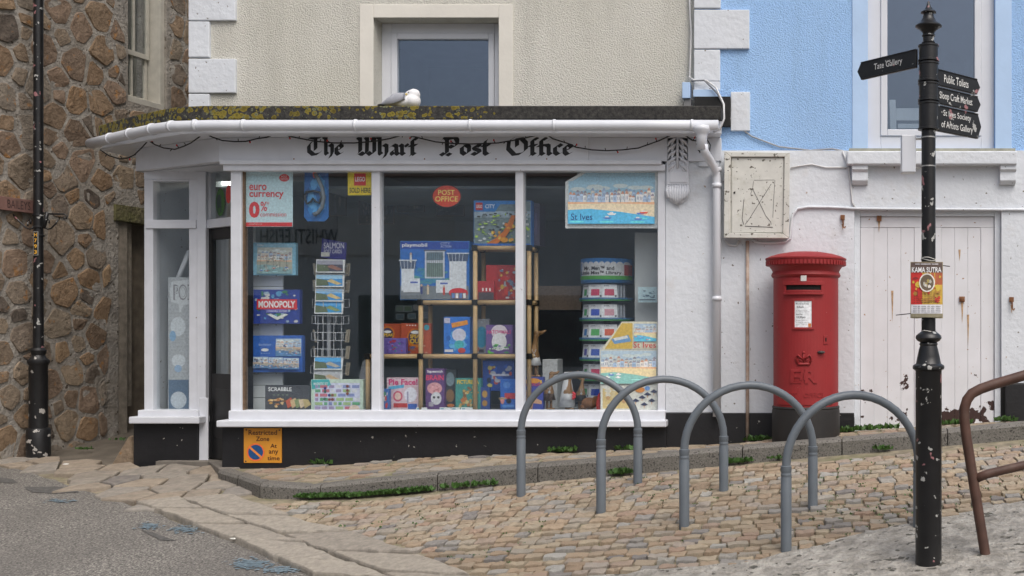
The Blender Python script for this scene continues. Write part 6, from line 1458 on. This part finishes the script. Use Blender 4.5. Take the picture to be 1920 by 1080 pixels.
pbox_thing('train_print', 'small blue steam train picture pinned to the pale side panel', 'picture', (1196, 538, 1232, 567), .285, .006, (.42, .55, .6), lambda a: (a.blobs(1200, 544, 1230, 560, [(.08, .14, .2), (.16, .26, .32), (.35, .48, .54)], 22, 3, .1, .3), a.rect(1199, 561, 1229, 563, (.1, .15, .2))))
# framed pictures deep in the shop
for k, (x0, y0, x1, y1, lab) in enumerate(((616, 320, 648, 405, 'tall framed print on the dim back wall beside the snorkel set'), (672, 368, 696, 421, 'framed print with an orange corner behind the left pane'), (714, 358, 738, 420, 'dark framed print just right of the first mullion'), (744, 357, 795, 398, 'wide framed print on the back wall of the middle pane'), (818, 385, 870, 405, 'framed print partly hidden by the post office oval'))):
    x0_, x1_, yy0, yy1 = x0, x1, y0, y1
    pbox_thing('framed_print', lab, 'picture', (x0, y0, x1, y1), 1.6, .03, (.10, .095, .09), lambda a: (a.rect(x0_+2, yy0+2, x1_-2, yy1-2, (.05, .065, .07)), a.blobs(x0_+3, yy0+3, x1_-3, yy1-3, [(.08, .1, .11), (.14, .14, .12), (.04, .05, .06)], 20, k, .1, .3)), 0, 'framed prints deep in the shop')
for k, (x, y) in enumerate(((741, 573), (757, 573), (775, 571), (742, 588), (764, 587), (790, 585))):
    pbox_thing('hanging_card', 'small %s picture card pinned behind the stepped shelving' % ['grey', 'green', 'pale', 'dim', 'sea', 'end'][k], 'card', (x, y, x+16, y+12), .9, .004, (.2, .23, .24), lambda a: a.rect(x+1.5, y+1.5, x+14.5, y+10, [(.12, .16, .13), (.1, .15, .1), (.2, .2, .19), (.07, .1, .12), (.1, .15, .17), (.1, .12, .14)][k]), 0, 'picture cards on the back rack')
# counter deep in the room
solid(MB().pbox(1005, 582, 1092, 760, 1.7, 2.2), 'shop_counter', mk('dark_counter', (.12, .125, .13), .5, .2, 5), 'dark shop counter deep behind the right pane', 'counter', bev=.01)
# cardboard display in the bay
def d(a):
    r_ = random.Random(1)
    for j in range(34):
        for k in range(6): a.ell(319+k*7+(j % 2)*3.5, 524+j*7, 1.5, 1.5, (.30, .32, .35), 6); a.h -= .00012
    a.h += .0003; a.poly([(318, 545), (322, 528), (354, 524), (354, 570), (345, 572), (337, 588), (335, 570), (321, 566)], (.50, .52, .54)); a.text('POP', 325, 533, 362, 563, (.2, .2, .22), .04); a.text('POP', 328, 536, 360, 560, (.45, .47, .49), .0)
    a.ell(334, 612, 14, 18, (.5, .53, .56)); a.ell(324, 630, 6, 10, (.2, .34, .5)); a.ell(335, 676, 13, 12, (.5, .53, .56)); a.ell(334, 691, 7, 7, (.25, .36, .5)); a.poly([(317, 768), (316, 712), (354, 712), (354, 768)], (.1, .15, .22)); a.ell(335, 750, 15, 16, (.42, .46, .5))
pbox_thing('card_standee', 'grey dotted cardboard toy standee in the small bay window', 'standee', (315, 520, 356, 768), .62, .03, (.36, .38, .4), d)
solid(MB().tube([at(318, 560, .72), at(356, 470, .72)], .022, 8), 'leaning_batten', WHITE2, 'pale batten leaning across the small bay window', 'batten', smooth=True)

# ================================================================ weeds, moss and litter
rnd = random.Random(12)
def weed(spots, name, tall=1.0):
    b = MB()
    for (p, rad, n) in spots:
        for _ in range(n):
            an = rnd.random()*6.28; rr_ = rad*math.sqrt(rnd.random()); q = Vector((p[0]+rr_*math.cos(an)*1.5, p[1]+rr_*math.sin(an)*.6, p[2]))
            h = rnd.uniform(.008, .034)*tall; d_ = Vector((rnd.uniform(-1, 1), rnd.uniform(-1, 1), rnd.uniform(.3, 1.4))).normalized()*h; s_ = d_.cross(Vector((rnd.uniform(-1, 1), rnd.uniform(-1, 1), .3))).normalized()*h*.35
            b.quad([q, q+d_*.5+s_, q+d_, q+d_*.5-s_])
    if b.v: tag(solid(b, name, LEAF), kind='stuff')
def kf(x): return Vector((x, interp(KY, x)-.03, g(x, interp(KY, x)-.03)+.005))
weed([(kf(-1.32+.03*k), .04, max(4, int(150*(mnoise.noise(Vector((k*.33, 2, 1)))+.45)))) for k in range(0, 32)], 'kerb_weeds', 1.35)
weed([(kf(x), .05, 40) for x in (-.22, -.1, .05, 1.02, 1.06, 1.1, 1.85, 1.9, 2.0, 2.2, 3.0, 3.35)]+[(Vector((x, -.05, pav(x, -.05)+.005)), .06, 55) for x in (-1.55, .40, .46, .97, 2.0, 2.07, 2.72, 2.8, 2.9, 3.0, 3.1, 3.6, 3.7, 4.05)], 'wall_weeds', 1.7)
ms = []
for x, y in SETTXY:
    if mnoise.noise(Vector((x*1.2, y*1.6, 4))) > .05 and rnd.random() < .55: ms.append((Vector((x, y, g(x, y)+.001)), .022, 8))
weed(ms, 'joint_moss', .55)
weed([(Vector((-4.25, 1.1, g(-4.25, 1.1))), .06, 40), (Vector((-3.9, 1.5, g(-3.9, 1.5))), .25, 120)], 'lane_weeds', 1.1)
b = MB(); p = on_ground(124, 872); b.ball(p+Vector((0, 0, .006)), .03, .02, .008, 8, 5); solid(b, 'paper_scrap', flat((.6, .6, .58)), 'scrap of white paper lying by the lamp post', 'litter')
b = MB(); p = on_ground(440, 1015); b.ball(p+Vector((0, 0, .018)), .035, .012, .006, 8, 5); solid(b, 'white_scrap', flat((.58, .57, .52)), 'small white scrap lying at the edge of the granite slabs', 'litter')
